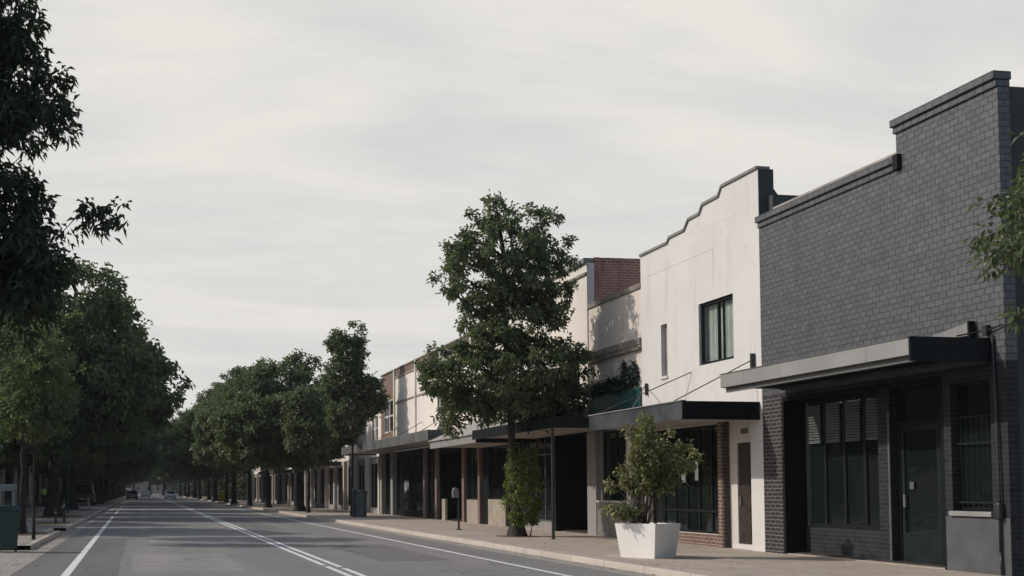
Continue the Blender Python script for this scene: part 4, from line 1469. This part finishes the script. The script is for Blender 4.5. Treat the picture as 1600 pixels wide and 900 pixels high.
window(b, FX + .18, 46.2, 48.2, 1.12, 3.28, 3, 1)
MB().box(FX + .03, FX + .098, 46.2, 48.2, .12, 1.1).build('stall_riser', M['tan'], b)
MB().box(FX - .02, FX + .098, 48.45, 48.8, .12, 3.5).build('pillar', M['paintedtan'], b)
mb = MB(); mb.box(FX + .3, 15.5, 48.8, 48.9, .13, 3.3); mb.box(FX + .3, 15.5, 52.9, 53.0, .13, 3.3); mb.box(15.5, 15.6, 48.8, 53.0, .13, 3.3)
mb.build('porch', M['black_and_shade'], b)
MB().box(FX - .02, FX + .098, 51.6, 52.2, .12, 1.1).build('stall_riser', M['tan'], b)
for yy in (53.2, 55.5):
    MB().box(FX - .05, FX + .098, yy - .16, yy + .16, .12, 3.55).build('pillar', M['pink'], b)
window(b, FX + .18, 53.6, 55.3, .42, 3.18, 1, 1)
window(b, FX + .18, 55.8, 62.2, .42, 3.28, 5, 1, zbars=[2.6])
window(b, FX + .18, 63.0, 65.0, .52, 3.28, 2, 1)
for ya, yb_ in ((56.0, 56.5), (58.6, 59.4), (61.4, 62.0)):
    drape(b, FX + .5, ya, yb_, .5, 3.2, 'curtain')
MB().box(FX + .6, FX + 1.1, 57.2, 60.9, .5, 1.05).build('display_shelf', M['tan'], b)
for yy in (62.55, 65.5):
    MB().box(FX - .15, FX + .098, yy - .28, yy + .28, .12, 3.6).build('pillar', M['greypaint'], b)
C0, C1 = 46.1, 67.0
MB().box(11.65, FX - .09, C0 + .03, C1 - .03, 3.64, 3.80).build('awning_deck', M['soffit'], b)
MB().box(11.60, 11.648, C0, C1, 3.56, 4.0).build('fascia', M['midmetal'], b, bevel=.006)
MB().box(11.60, FX - .09, C1 - .025, C1 + .01, 3.57, 3.99).build('end_fascia', M['charcoal'], b)
MB().box(11.60, FX - .09, C0 - .03, C0 - .002, 3.57, 3.99).build('end_fascia', M['charcoal'], b)
MB().prism([(49.2, 4.0), (51.0, 4.0), (49.4, 4.75)], 'x', 13.1, 13.2).build('roof_gusset', M['midmetal'], b)
for k, yy in enumerate((50.0, 54.6, 60.0)):
    MB().tube([(13.74, yy + 1.2, 4.9), (11.9, yy - .8, 4.0)], .016, 6).build('stay_rod', M['metal_d'], b)

# ---- 6-9: the pale shops further along
G_S = 'pale pillared shops further up the right side'


def far_shop(y0, y1, h, wall, label, nb, pier, awn, up=True, seed=0, awn_mat='midmetal'):
    b = thing('pillared_shop', (FX, y0, .12), label, 'building', G_S)
    r = random.Random(seed)
    L = y1 - y0
    bays = [(y0 + L * k / nb, y0 + L * (k + 1) / nb) for k in range(nb)]
    holes_u = []
    wz = 4.5
    if up:
        for (a, c) in bays:
            m = (a + c) / 2
            holes_u.append((m - .9, m - .1, wz, wz + 1.45)); holes_u.append((m + .15, m + .95, wz, wz + 1.45))
    MB().wall_x(FX + .05, FX + .25, y0 + .003, y1, 3.5, h, holes_u).build('upper_wall', M[wall], b)
    for hh in holes_u:
        window(b, FX + .15, *hh, 1, 2, 'whiteframe', 'glass_up', .07, .08)
    MB().box(FX - .03, FX + .3, y0 + .003, y1, h + .002, h + .15).build('coping', M['coping_grn'], b)
    MB().box(FX - .02, FX + .048, y0 + .003, y1, 3.9, 4.1).build('moulding', M['cream2'], b)
    holes_l = [(a + .5, c - .5, .45, 3.1) for (a, c) in bays]
    MB().wall_x(FX + .1, FX + .25, y0 + .003, y1, .12, 3.497, holes_l).build('lower_wall', M['greypaint'], b)
    for (a, c) in bays:
        window(b, FX + .18, a + .5, c - .5, .46, 3.09, 3, 1, 'frame', 'glass', .06, .08, zbars=[2.5])
        if r.random() < .7:
            q0 = a + .6 + r.random() * .8
            MB().box(FX + .24, FX + .26, q0, q0 + .7 + r.random(), 1.0 + r.random(), 3.0).build('blind', M[r.choice(['blind', 'curtain', 'tan'])], b)
        MB().box(FX - .12, FX + .098, a + .05, a + .42, .12, 3.49).build('pillar', M[pier], b)
    shell(b, y0, y1, h - .2, M[wall], x0=FX + .253)
    if awn:
        a0, a1, zt = awn
        MB().box(12.1, FX - .13, a0, a1, zt - .25, zt - .1).build('awning_deck', M['soffit'], b)
        MB().box(12.05, 12.098, a0 - .02, a1 + .02, zt - .3, zt).build('fascia', M[awn_mat], b)
        MB().box(12.1, FX - .13, a0 - .03, a0 - .002, zt - .3, zt).build('end_fascia', M[awn_mat], b)
    return b


far_shop(66.1, 78.0, 6.25, 'cream2', 'first pale two-storey shop beyond the brick end bay with white framed windows', 3, 'pillar', None, True, 1)
far_shop(78.0, 90.0, 5.6, 'cream', 'pale shop with a dark awning right behind the thick-trunked rounded tree', 3, 'pillar', (79, 89.5, 3.5), True, 2, 'charcoal')
far_shop(90.0, 104.0, 5.2, 'white', 'sunny white pillared shop behind the second rounded tree on the right', 4, 'pillar', None, False, 3)
far_shop(104.0, 122.0, 5.8, 'cream2', 'cream pillared shop seen in slivers between the farther right trunks', 4, 'pillar', (105, 121, 3.4), False, 4)
far_shop(122.0, 150.0, 5.4, 'cream', 'farthest cream shop row hidden behind the right-hand trees', 5, 'pillar', None, False, 5)

# ---- left side: verandah shop
b = thing('verandah_shop', (-11.6, 60, .12), 'mauve two-storey shop with a deep dark verandah on the left', 'building')
MB().wall_x(-12.0, -11.7, 60, 170, .12, 6.3, [(61 + 6 * k, 65.5 + 6 * k, .7, 3.2) for k in range(18)] + [(62 + 6 * k, 63.3 + 6 * k, 4.6, 5.8) for k in range(18)]).build('wall', M['pinkwall'], b)
MB().box(-26, -12.003, 60.01, 60.3, .12, 6.1).build('side_wall', M['pinkwall'], b)
MB().box(-26, -12.003, 169.6, 169.9, .12, 6.1).build('side_wall', M['pinkwall'], b)
MB().box(-26, -12.003, 60.31, 169.59, 5.9, 6.05).build('roof', M['roofsheet'], b)
MB().box(-14.2, -14.0, 60.31, 169.59, .12, 5.85).build('interior', M['interior'], b)
MB().box(-12.1, -11.55, 59.95, 170.05, 6.302, 6.5).build('coping', M['coping_grn'], b)
for k in range(18):
    window(b, -11.85, 61 + 6 * k, 65.5 + 6 * k, .72, 3.18, 3, 1)
    window(b, -11.85, 62 + 6 * k, 63.3 + 6 * k, 4.62, 5.78, 1, 2, 'whiteframe', 'glass_up', .08, .08)
MB().hexa([(-11.69, 66, 3.95), (-8.7, 66, 3.65), (-8.7, 150, 3.65), (-11.69, 150, 3.95)], [(-11.69, 66, 4.15), (-8.7, 66, 3.85), (-8.7, 150, 3.85), (-11.69, 150, 4.15)]).build('verandah_roof', M['charcoal'], b)
for yy in (67.5, 76.5, 84.4, 95.3, 104.8, 111.5, 120, 130, 140, 149):
    mb = MB().box(-9.0, -8.78, yy - .15, yy + .15, .121, 3.64)
    mb.box(-9.04, -8.74, yy - .15, yy + .15, .121, .3)
    mb.build('verandah_post', M['palepost'], b)

# end-of-street house
for k, (x, y_, w, h) in enumerate(((2.5, 500, 14, 6), (28, 420, 16, 6))):
    b = thing('far_house', (x, y_, 0), ('pale hipped-roof house far off where the street ends', 'pale house behind the far right trees')[k], 'house')
    MB().box(x - w / 2, x + w / 2, y_, y_ + 10, 0, h - 1.5).build('wall', M['tan'], b)
    MB().hexa([(x - w / 2 - .5, y_ - .5, h - 1.5), (x + w / 2 + .5, y_ - .5, h - 1.5), (x + w / 2 + .5, y_ + 10.5, h - 1.5), (x - w / 2 - .5, y_ + 10.5, h - 1.5)],
              [(x - 2, y_ + 4.8, h + 1.6), (x + 2, y_ + 4.8, h + 1.6), (x + 2, y_ + 5.2, h + 1.6), (x - 2, y_ + 5.2, h + 1.6)]).build('roof', M['paintedtan'], b)
    for q in (-.3, 0, .3):
        mb = MB().box(x + q * w - .7, x + q * w + .7, y_ - .03, y_ - .002, 1.4, 3.0)
        f = mb.build('window', M['whiteframe'], b)
        MB().box(x + q * w - .6, x + q * w + .6, y_ - .04, y_ - .032, 1.5, 2.9).build('pane', M['glass'], f)

# ------------------------------------------------------------------ street furniture
# green litter bin at the left edge
def wheelie(name, loc, label, w, d, h, body, lid, rz, group=None):
    t = thing(name, loc, label, 'bin', group, rz)
    a = .82
    mb = MB().hexa([(-w / 2 * a, -d / 2 * a, .05), (w / 2 * a, -d / 2 * a, .05), (w / 2 * a, d / 2 * a, .05), (-w / 2 * a, d / 2 * a, .05)],
                   [(-w / 2, -d / 2, h * .88), (w / 2, -d / 2, h * .88), (w / 2, d / 2, h * .88), (-w / 2, d / 2, h * .88)])
    mb.box(-w / 2 - .02, w / 2 + .02, -d / 2 - .02, d / 2 + .02, h * .84, h * .885)
    mb.build('body', M[body], t, local=True, bevel=.015)
    mb = MB().hexa([(-w / 2 - .02, -d / 2 - .03, h * .89), (w / 2 + .02, -d / 2 - .03, h * .89), (w / 2 + .02, d / 2 + .02, h * .89), (-w / 2 - .02, d / 2 + .02, h * .89)],
                   [(-w / 2 + .05, -d / 2 + .03, h), (w / 2 - .05, -d / 2 + .03, h), (w / 2 - .05, d / 2 - .02, h), (-w / 2 + .05, d / 2 - .02, h)])
    mb.tube([(-w / 2, d / 2 + .05, h * .92), (w / 2, d / 2 + .05, h * .92)], .018, 8)
    mb.build('lid', M[lid], t, local=True, bevel=.015)
    for s_ in (-1, 1):
        mb = MB().tube([(s_ * (w / 2 - .08) - .03, d / 2 * .8, .1), (s_ * (w / 2 - .08) + .03, d / 2 * .8, .1)], .1, 16)
        mb.build('wheel', M['rubber'], t, local=True)
    return t


wheelie('litter_bin', (-3.22, 28.9, .01), 'dark green bin standing in the kerb cut-out at the left edge', .56, .6, 1.12, 'binbody', 'binbody', .1)
wheelie('wheelie_bin', (8.75 + .7, 139, .12), 'yellow bin with a lime lid between the far right-hand tree trunks', .75, .75, 1.35, 'yellow', 'limelid', 0)
# round grey bin and blue post
t = thing('litter_bin', (11.25, 58.9, .12), 'round grey-green street bin beside the blue post on the right pavement', 'bin')
MB().lathe((0, 0), [(.25, 0), (.27, .03), (.27, .42), (.285, .43), (.285, .47), (.27, .48), (.28, 1.1), (.30, 1.12), (.30, 1.22), (.27, 1.30), (.2, 1.32)], 24).build('body', M['greybin'], t, local=True, smooth=False)
mb = MB()
mb.lathe((0, 0), [(.305, 1.24), (.31, 1.29), (.26, 1.36), (.1, 1.38)], 24)
mb.build('hood', M['charcoal'], t, local=True)
t = thing('post', (10.82, 58.6, .12), 'narrow blue post standing against the grey-green street bin', 'post')
MB().box(-.1, .1, -.08, .08, 0, 1.28).build('column', M['bluepost'], t, local=True, bevel=.02)
MB().lathe((0, 0), [(.10, 1.282), (.14, 1.30), (.14, 1.38), (.08, 1.44), (.02, 1.46)], 16).build('cap', M['bluepost'], t, local=True)
# parking meter
t = thing('parking_meter', (10.9, 39.0, .12), 'black parking meter post with a pale rounded head on the right pavement', 'parking meter')
mb = MB().tube([(0, 0, 0), (0, 0, 1.30)], .038, 10)
mb.lathe((0, 0), [(.10, 0), (.10, .02), (.05, .04)], 14)
mb.build('pole', M['metal_d'], t, local=True)
mb = MB()
prof = [(-.10, 0), (.10, 0), (.115, .18), (.09, .30), (.04, .35), (-.04, .35), (-.09, .30), (-.115, .18)]
mb.prism([(p - .12, q + 1.12) for p, q in prof], 'y', -.07, .07)
mb.build('head', M['metal_l'], t, local=True, bevel=.015)
MB().box(-.045, .045, -.05, .05, 1.301, 1.40).build('bracket', M['metal_d'], t, local=True)
# bollards and stakes on the left
for k, (x, y_, h, lab) in enumerate(((-3.47, 48.2, .62, 'short dark bollard nearer the camera beside the left leaf litter'), (-3.32, 51.0, .95, 'taller dark bollard at the kerb in front of the thick flared trunk'))):
    t = thing('bollard', (x, y_, .12), lab, 'bollard', 'bollards along the left kerb')
    MB().lathe((0, 0), [(.07, 0), (.07, .03), (.05, .05), (.05, h - .08), (.058, h - .07), (.058, h - .03), (.03, h)], 14).build('post', M['metal_d'], t, local=True, smooth=False)
    MB().lathe((0, 0), [(.052, h * .72), (.052, h * .80)], 14).build('band', M['metal_l'], t, local=True)
t = thing('sign_pole', (-4.35, 70, .12), 'thin green pole rising between the two thick left trunks', 'pole')
MB().tube([(0, 0, 0), (0, 0, 3.4)], .055, 10).build('pole', M['binbody'], t, local=True)
MB().lathe((0, 0), [(.08, 3.401), (.08, 3.45), (.02, 3.5)], 12).build('cap', M['binbody'], t, local=True)
t = thing('marker_post', (-3.95, 87.7, .12), 'short white marker post at the far left kerb', 'post')
MB().tube([(0, 0, 0), (0, 0, .75)], .06, 10).build('shaft', M['palepost'], t, local=True)
MB().lathe((0, 0), [(.062, .751), (.065, .78), (.02, .82)], 12).build('cap', M['metal_d'], t, local=True)
# bench-like rail behind the green bin
t = thing('hand_rail', (-3.22, 30.7, .12), 'pale green rail on two posts behind the dark green bin', 'rail')
MB().box(-.48, .02, -.06, .06, 1.36, 1.53).build('top_rail', M['railpaint'], t, local=True, bevel=.03)
for x in (-.40, -.06):
    MB().box(x - .035, x + .035, -.035, .035, 0, 1.359).build('post', M['railpaint'], t, local=True)
# street sign on the far right
t = thing('street_sign', (10.9, 121, .12), 'small round pale sign on a thin pole among the far right trunks', 'sign')
MB().tube([(0, 0, 0), (0, 0, 3.1)], .04, 8).build('pole', M['metal_l'], t, local=True)
mb = MB()
mb.prism([(.33 * math.cos(a * .3927), 2.9 + .33 * math.sin(a * .3927)) for a in range(16)], 'y', -.07, -.045)
mb.build('disc', M['palepost'], t, local=True)


# ------------------------------------------------------------------ vehicles
def carpaint(name, c):
    m = Mat(name, .28, c, .2, .5)
    m.b.inputs['Coat Weight'].default_value = .6
    n = m.noise(3, 5, .6)
    m.col(m.mix(m.rng(n, .4, .7, 0, .35), c, tuple(x * .7 + .01 for x in c)))
    return m.m


M['car_dark'] = carpaint('dark_car_paint', (.045, .035, .040))
M['car_silver'] = carpaint('silver_car_paint', (.40, .40, .39))
M['car_white'] = carpaint('white_car_paint', (.66, .65, .62))
M['car_blue'] = carpaint('blue_grey_car_paint', (.10, .115, .13))
M['carglass'] = glass('car_glass', (.01, .012, .014), .03, .9, .05)
M['taillight'] = plain('tail_light_lens', (.28, .02, .02), .25, .2, 5)
M['headlight'] = plain('head_light_lens', (.6, .6, .58), .15, .1, 5)
M['plate'] = plain('blank_plate', (.55, .55, .5), .5, .1, 5)


def make_car(name, loc, label, cat, rz, paint, L=4.5, Wd=1.78, H=1.45, kind='sedan', roofpaint=None, group=None):
    """+Y is the front of the car"""
    t = thing(name, loc, label, cat, group, rz)
    hl, hw = L / 2, Wd / 2
    g = .20 if kind != 'wagon' else .30
    if kind == 'wagon':
        side = [(-hl, g + .2), (-hl + .05, g), (hl - .1, g), (hl, g + .25), (hl - .02, .82), (hl - .2, .98), (hl - 1.15, 1.08), (-hl + .02, 1.10), (-hl, .8)]
        green = [(hl - 1.2, 1.075), (hl - 1.85, H - .05), (hl - 2.2, H), (-hl + .35, H), (-hl + .12, H - .08), (-hl + .03, 1.095)]
    else:
        side = [(-hl, g + .25), (-hl + .08, g), (hl - .1, g), (hl, g + .22), (hl - .03, .66), (hl - .25, .78), (hl - 1.15, .90), (-hl + .75, .95), (-hl + .1, .92), (-hl, .78)]
        green = [(hl - 1.2, .895), (hl - 1.9, H - .06), (hl - 2.2, H), (-hl + 1.5, H), (-hl + 1.15, H - .06), (-hl + .45, .94)]
    mb = MB()
    # body: side profile lofted across the width with tumble-home
    xs = [(-hw, .93), (-hw * .9, 1.0), (hw * .9, 1.0), (hw, .93)]
    n = len(side)
    cz = .6
    base = len(mb.v)
    for (x, k) in xs:
        for (yy, z) in side:
            mb.v.append((x, yy * (k if abs(x) > hw * .95 else 1), cz + (z - cz) * (k if abs(x) > hw * .95 else 1)))
    for a in range(3):
        for j in range(n):
            j2 = (j + 1) % n
            mb.f.append((base + a * n + j, base + a * n + j2, base + (a + 1) * n + j2, base + (a + 1) * n + j))
    mb.f.append(tuple(base + j for j in reversed(range(n))))
    mb.f.append(tuple(base + 3 * n + j for j in range(n)))
    mb.build('body', M[paint], t, local=True, bevel=.04)
    # greenhouse: dark glass volume narrowing to the roof, painted roof and pillars on top
    mb = MB()
    n = len(green)
    base = 0

    def tw(z):
        return hw * (.93 - .16 * (z - .9) / (H - .9))
    for s_ in (-1, 1):
        for (yy, z) in green:
            mb.v.append((s_ * tw(z), yy, z))
    for j in range(n - 1):
        mb.f.append((j, j + 1, n + j + 1, n + j))
    mb.f.append(tuple(reversed(range(n))))
    mb.f.append(tuple(range(n, 2 * n)))
    mb.build('windows', M['carglass'], t, local=True)
    mb = MB()
    ra, rb_ = green[2][0] + .05, green[3][0] - .05
    mb.box(-tw(H) - .01, tw(H) + .01, rb_, ra, H - .03, H + .02)
    for s_ in (-1, 1):
        for (p, q) in ((green[0], green[2]), (green[-1], green[3])):
            mb.tube([(s_ * (tw(p[1]) - .005), p[0], p[1]), (s_ * (tw(q[1]) - .005), q[0], q[1])], .045, 6)
        ym = (green[2][0] + green[3][0]) / 2
        mb.tube([(s_ * (tw(.9)), ym, .95), (s_ * tw(H), ym, H)], .04, 6)
        if kind == 'wagon':
            mb.tube([(s_ * (tw(1.1) + .01), green[0][0], 1.1), (s_ * (tw(1.1) + .01), green[-1][0], 1.12)], .03, 6)
    mb.build('roof', M[roofpaint or paint], t, local=True, bevel=.01)
    wr = .33 if kind != 'wagon' else .38
    for s_ in (-1, 1):
        for yy in (hl - .85, -hl + .85):
            mb = MB().tube([(s_ * (hw - .22), yy, wr), (s_ * (hw + .005), yy, wr)], wr, 22)
            wl = mb.build('wheel', M['rubber'], t, local=True)
            MB().tube([(s_ * (hw + .002), yy, wr), (s_ * (hw + .015), yy, wr)], wr * .6, 16).build('rim', M['metal_l'], wl, local=True)
    for s_ in (-1, 1):
        zf = .62 if kind != 'wagon' else .8
        MB().box(s_ * (hw - .42), s_ * (hw - .12), hl - .07, hl + .012, zf - .07, zf + .07).build('headlight', M['headlight'], t, local=True, bevel=.02)
        zr = .75 if kind != 'wagon' else .92
        MB().box(s_ * (hw - .28), s_ * (hw - .08), -hl - .012, -hl + .06, zr - .1, zr + .1).build('tail_light', M['taillight'], t, local=True, bevel=.02)
    MB().box(-.26, .26, -hl - .015, -hl + .03, .52, .63).build('number_plate', M['plate'], t, local=True)
    MB().box(-hw + .05, hw - .05, -hl - .05, -hl + .1, g + .02, g + .22).build('bumper', M['rubber'] if kind == 'wagon' else M[paint], t, local=True, bevel=.03)
    for s_ in (-1, 1):
        MB().box(s_ * hw, s_ * (hw + .16), hl - 1.6, hl - 1.5, .95, 1.08).build('mirror', M[paint], t, local=True, bevel=.02)
    return t


make_car('parked_wagon', (-5.35, 110, .12), 'dark high-roofed wagon with pale roof parked behind the left trees', 'wagon', 0, 'car_blue', 4.8, 2.0, 1.95, 'wagon', 'car_silver')
make_car('parked_car', (-1.55, 186, .0), 'dark car at the left kerb far down the street', 'car', 0, 'car_dark', group='cars far down the street')
make_car('car', (.7, 230, .0), 'silver car in the left lane far down the street', 'car', 0, 'car_silver', group='cars far down the street')
make_car('car', (4.9, 205, .0), 'white car coming down the right-hand lane', 'car', math.pi, 'car_white', group='cars far down the street')
make_car('parked_car', (-1.7, 222, .0), 'second silver car, parked at the left kerb behind the dark car', 'car', 0, 'car_silver', group='cars far down the street')
make_car('parked_car', (-7.6, 150, .1), 'blue-grey car half hidden behind the far left trunks', 'car', .1, 'car_blue', group='cars far down the street')


# ------------------------------------------------------------------ a person in a hi-vis jacket under the verandah
def person(loc, rz):
    t = thing('person', loc, 'person in a yellow-green jacket and dark trousers standing by a verandah post', 'person', None, rz)
    # joints: one connected skin graph
    P = {'pelvis': (0, 0, .95, .15), 'belly': (0, .01, 1.12, .14), 'chest': (0, .0, 1.34, .17), 'neck': (0, .0, 1.50, .06), 'head': (0, .02, 1.62, .095), 'crown': (0, .01, 1.71, .075),
         'shl': (-.17, 0, 1.42, .065), 'ell': (-.23, .03, 1.15, .045), 'wrl': (-.22, .14, .93, .032), 'hal': (-.21, .18, .86, .038),
         'shr': (.17, 0, 1.42, .065), 'elr': (.24, .02, 1.16, .045), 'wrr': (.22, .16, .98, .032), 'har': (.20, .22, .93, .038),
         'hpl': (-.10, 0, .88, .10), 'knl': (-.11, .02, .50, .065), 'anl': (-.11, -.01, .09, .045), 'tol': (-.12, .14, .04, .04),
         'hpr': (.10, 0, .88, .10), 'knr': (.12, .05, .50, .065), 'anr': (.13, .02, .09, .045), 'tor': (.14, .17, .04, .04)}
    E = [('pelvis', 'belly'), ('belly', 'chest'), ('chest', 'neck'), ('neck', 'head'), ('head', 'crown'), ('chest', 'shl'), ('shl', 'ell'), ('ell', 'wrl'), ('wrl', 'hal'), ('chest', 'shr'), ('shr', 'elr'), ('elr', 'wrr'), ('wrr', 'har'),
         ('pelvis', 'hpl'), ('hpl', 'knl'), ('knl', 'anl'), ('anl', 'tol'), ('pelvis', 'hpr'), ('hpr', 'knr'), ('knr', 'anr'), ('anr', 'tor')]

    def skinned(name, keys, edges, mat, grow=0.):
        me = bpy.data.meshes.new(name)
        ks = list(keys)
        me.from_pydata([P[k][:3] for k in ks], [(ks.index(a), ks.index(b)) for a, b in edges], [])
        o = link_mesh(name, me, mat, t)
        o.modifiers.new('skin', 'SKIN')
        for i_, k in enumerate(ks):
            r_ = P[k][3] + grow
            me.skin_vertices[0].data[i_].radius = (r_, r_ * .85)
            me.skin_vertices[0].data[i_].use_root = k in ('pelvis', 'chest') and i_ == 0
        ss = o.modifiers.new('sub', 'SUBSURF')
        ss.levels = ss.render_levels = 2
        return o
    skinned('body', P.keys(), E, M['skin'])
    jk = ['chest', 'belly', 'pelvis', 'shl', 'ell', 'wrl', 'shr', 'elr', 'wrr']
    skinned('jacket', jk, [e for e in E if e[0] in jk and e[1] in jk], M['vest'], .018)
    tk = ['pelvis', 'hpl', 'knl', 'anl', 'hpr', 'knr', 'anr']
    skinned('trousers', tk, [e for e in E if e[0] in tk and e[1] in tk], M['trousers'], .014)
    MB().lathe((0, 0), [(.085, 1.66), (.105, 1.70), (.10, 1.77), (.06, 1.81), (.01, 1.82)], 14).build('hair', M['hair'], t, local=True, smooth=True)
    for s_ in (-1, 1):
        MB().hexa([(s_ * .12 - .05, -.08, 0), (s_ * .12 + .05, -.08, 0), (s_ * .12 + .05, .2, 0), (s_ * .12 - .05, .2, 0)], [(s_ * .12 - .04, -.07, .11), (s_ * .12 + .04, -.07, .11), (s_ * .12 + .04, .15, .06), (s_ * .12 - .04, .15, .06)]).build('shoe', M['rubber'], t, local=True, bevel=.01)
    return t


person((-8.15, 99.5, .12), .6)

rng = np.random.default_rng(77)
n = 2600
side = rng.random(n)
X = np.where(side < .45, LK - .1 - np.abs(rng.normal(0, 1.3, n)), np.where(side < .6, LK + .03 + np.abs(rng.normal(0, .22, n)), np.where(side < .75, KX - .02 - np.abs(rng.normal(0, .2, n)), KX + .2 + rng.random(n) ** 1.5 * 4.2)))
Y = 12 + rng.random(n) ** 1.4 * 70
inn = np.zeros(n, bool)
for (a, b_, x_) in NOTCH:
    inn |= (Y > a - .2) & (Y < b_ + .2) & (X < LK + .1)
onp = (X < LK - .05) | (X > KX + .06)
Z = np.where(onp, .128, .010)
keep = ~inn & ((X < LK - .16) | (X > LK + .02) | ~onp)
X, Y, Z = X[keep], Y[keep], Z[keep]
n = len(X)
a = rng.random(n) * 6.283
L_ = .045 + .05 * rng.random(n)
c_, s_ = np.cos(a), np.sin(a)
P0 = np.stack([X, Y, Z], 1)
V = np.stack([P0, P0 + np.stack([c_ * L_ * .5 - s_ * L_ * .3, s_ * L_ * .5 + c_ * L_ * .3, .008 + 0 * Z], 1), P0 + np.stack([c_ * L_, s_ * L_, .004 + 0 * Z], 1), P0 + np.stack([c_ * L_ * .5 + s_ * L_ * .3, s_ * L_ * .5 - c_ * L_ * .3, .006 + 0 * Z], 1)], 1).reshape(-1, 3)
M['leaf_dry'] = leafmat('dry_leaf', (.10, .06, .03), (.26, .18, .09), (.1, .06, .02), tf=.1)
o = link_mesh('fallen_leaves', leaf_mesh('fallen_leaves', V, np.repeat(rng.random(n), 4)), M['leaf_dry'])
o['kind'] = 'stuff'

# ------------------------------------------------------------------ air
HAZE = True
if HAZE:
    mb = MB().box(-160, 160, -40, 640, -1.4, 60)
    hm = bpy.data.materials.new('haze_air')
    hm.use_nodes = True
    nt = hm.node_tree
    nt.nodes.clear()
    out = nt.nodes.new('ShaderNodeOutputMaterial')
    pv = nt.nodes.new('ShaderNodeVolumePrincipled')
    pv.inputs['Color'].default_value = (.86, .92, .95, 1)
    pv.inputs['Density'].default_value = .00024
    pv.inputs['Anisotropy'].default_value = .2
    nt.links.new(pv.outputs[0], out.inputs['Volume'])
    o = mb.build('haze', hm)
    o['kind'] = 'stuff'
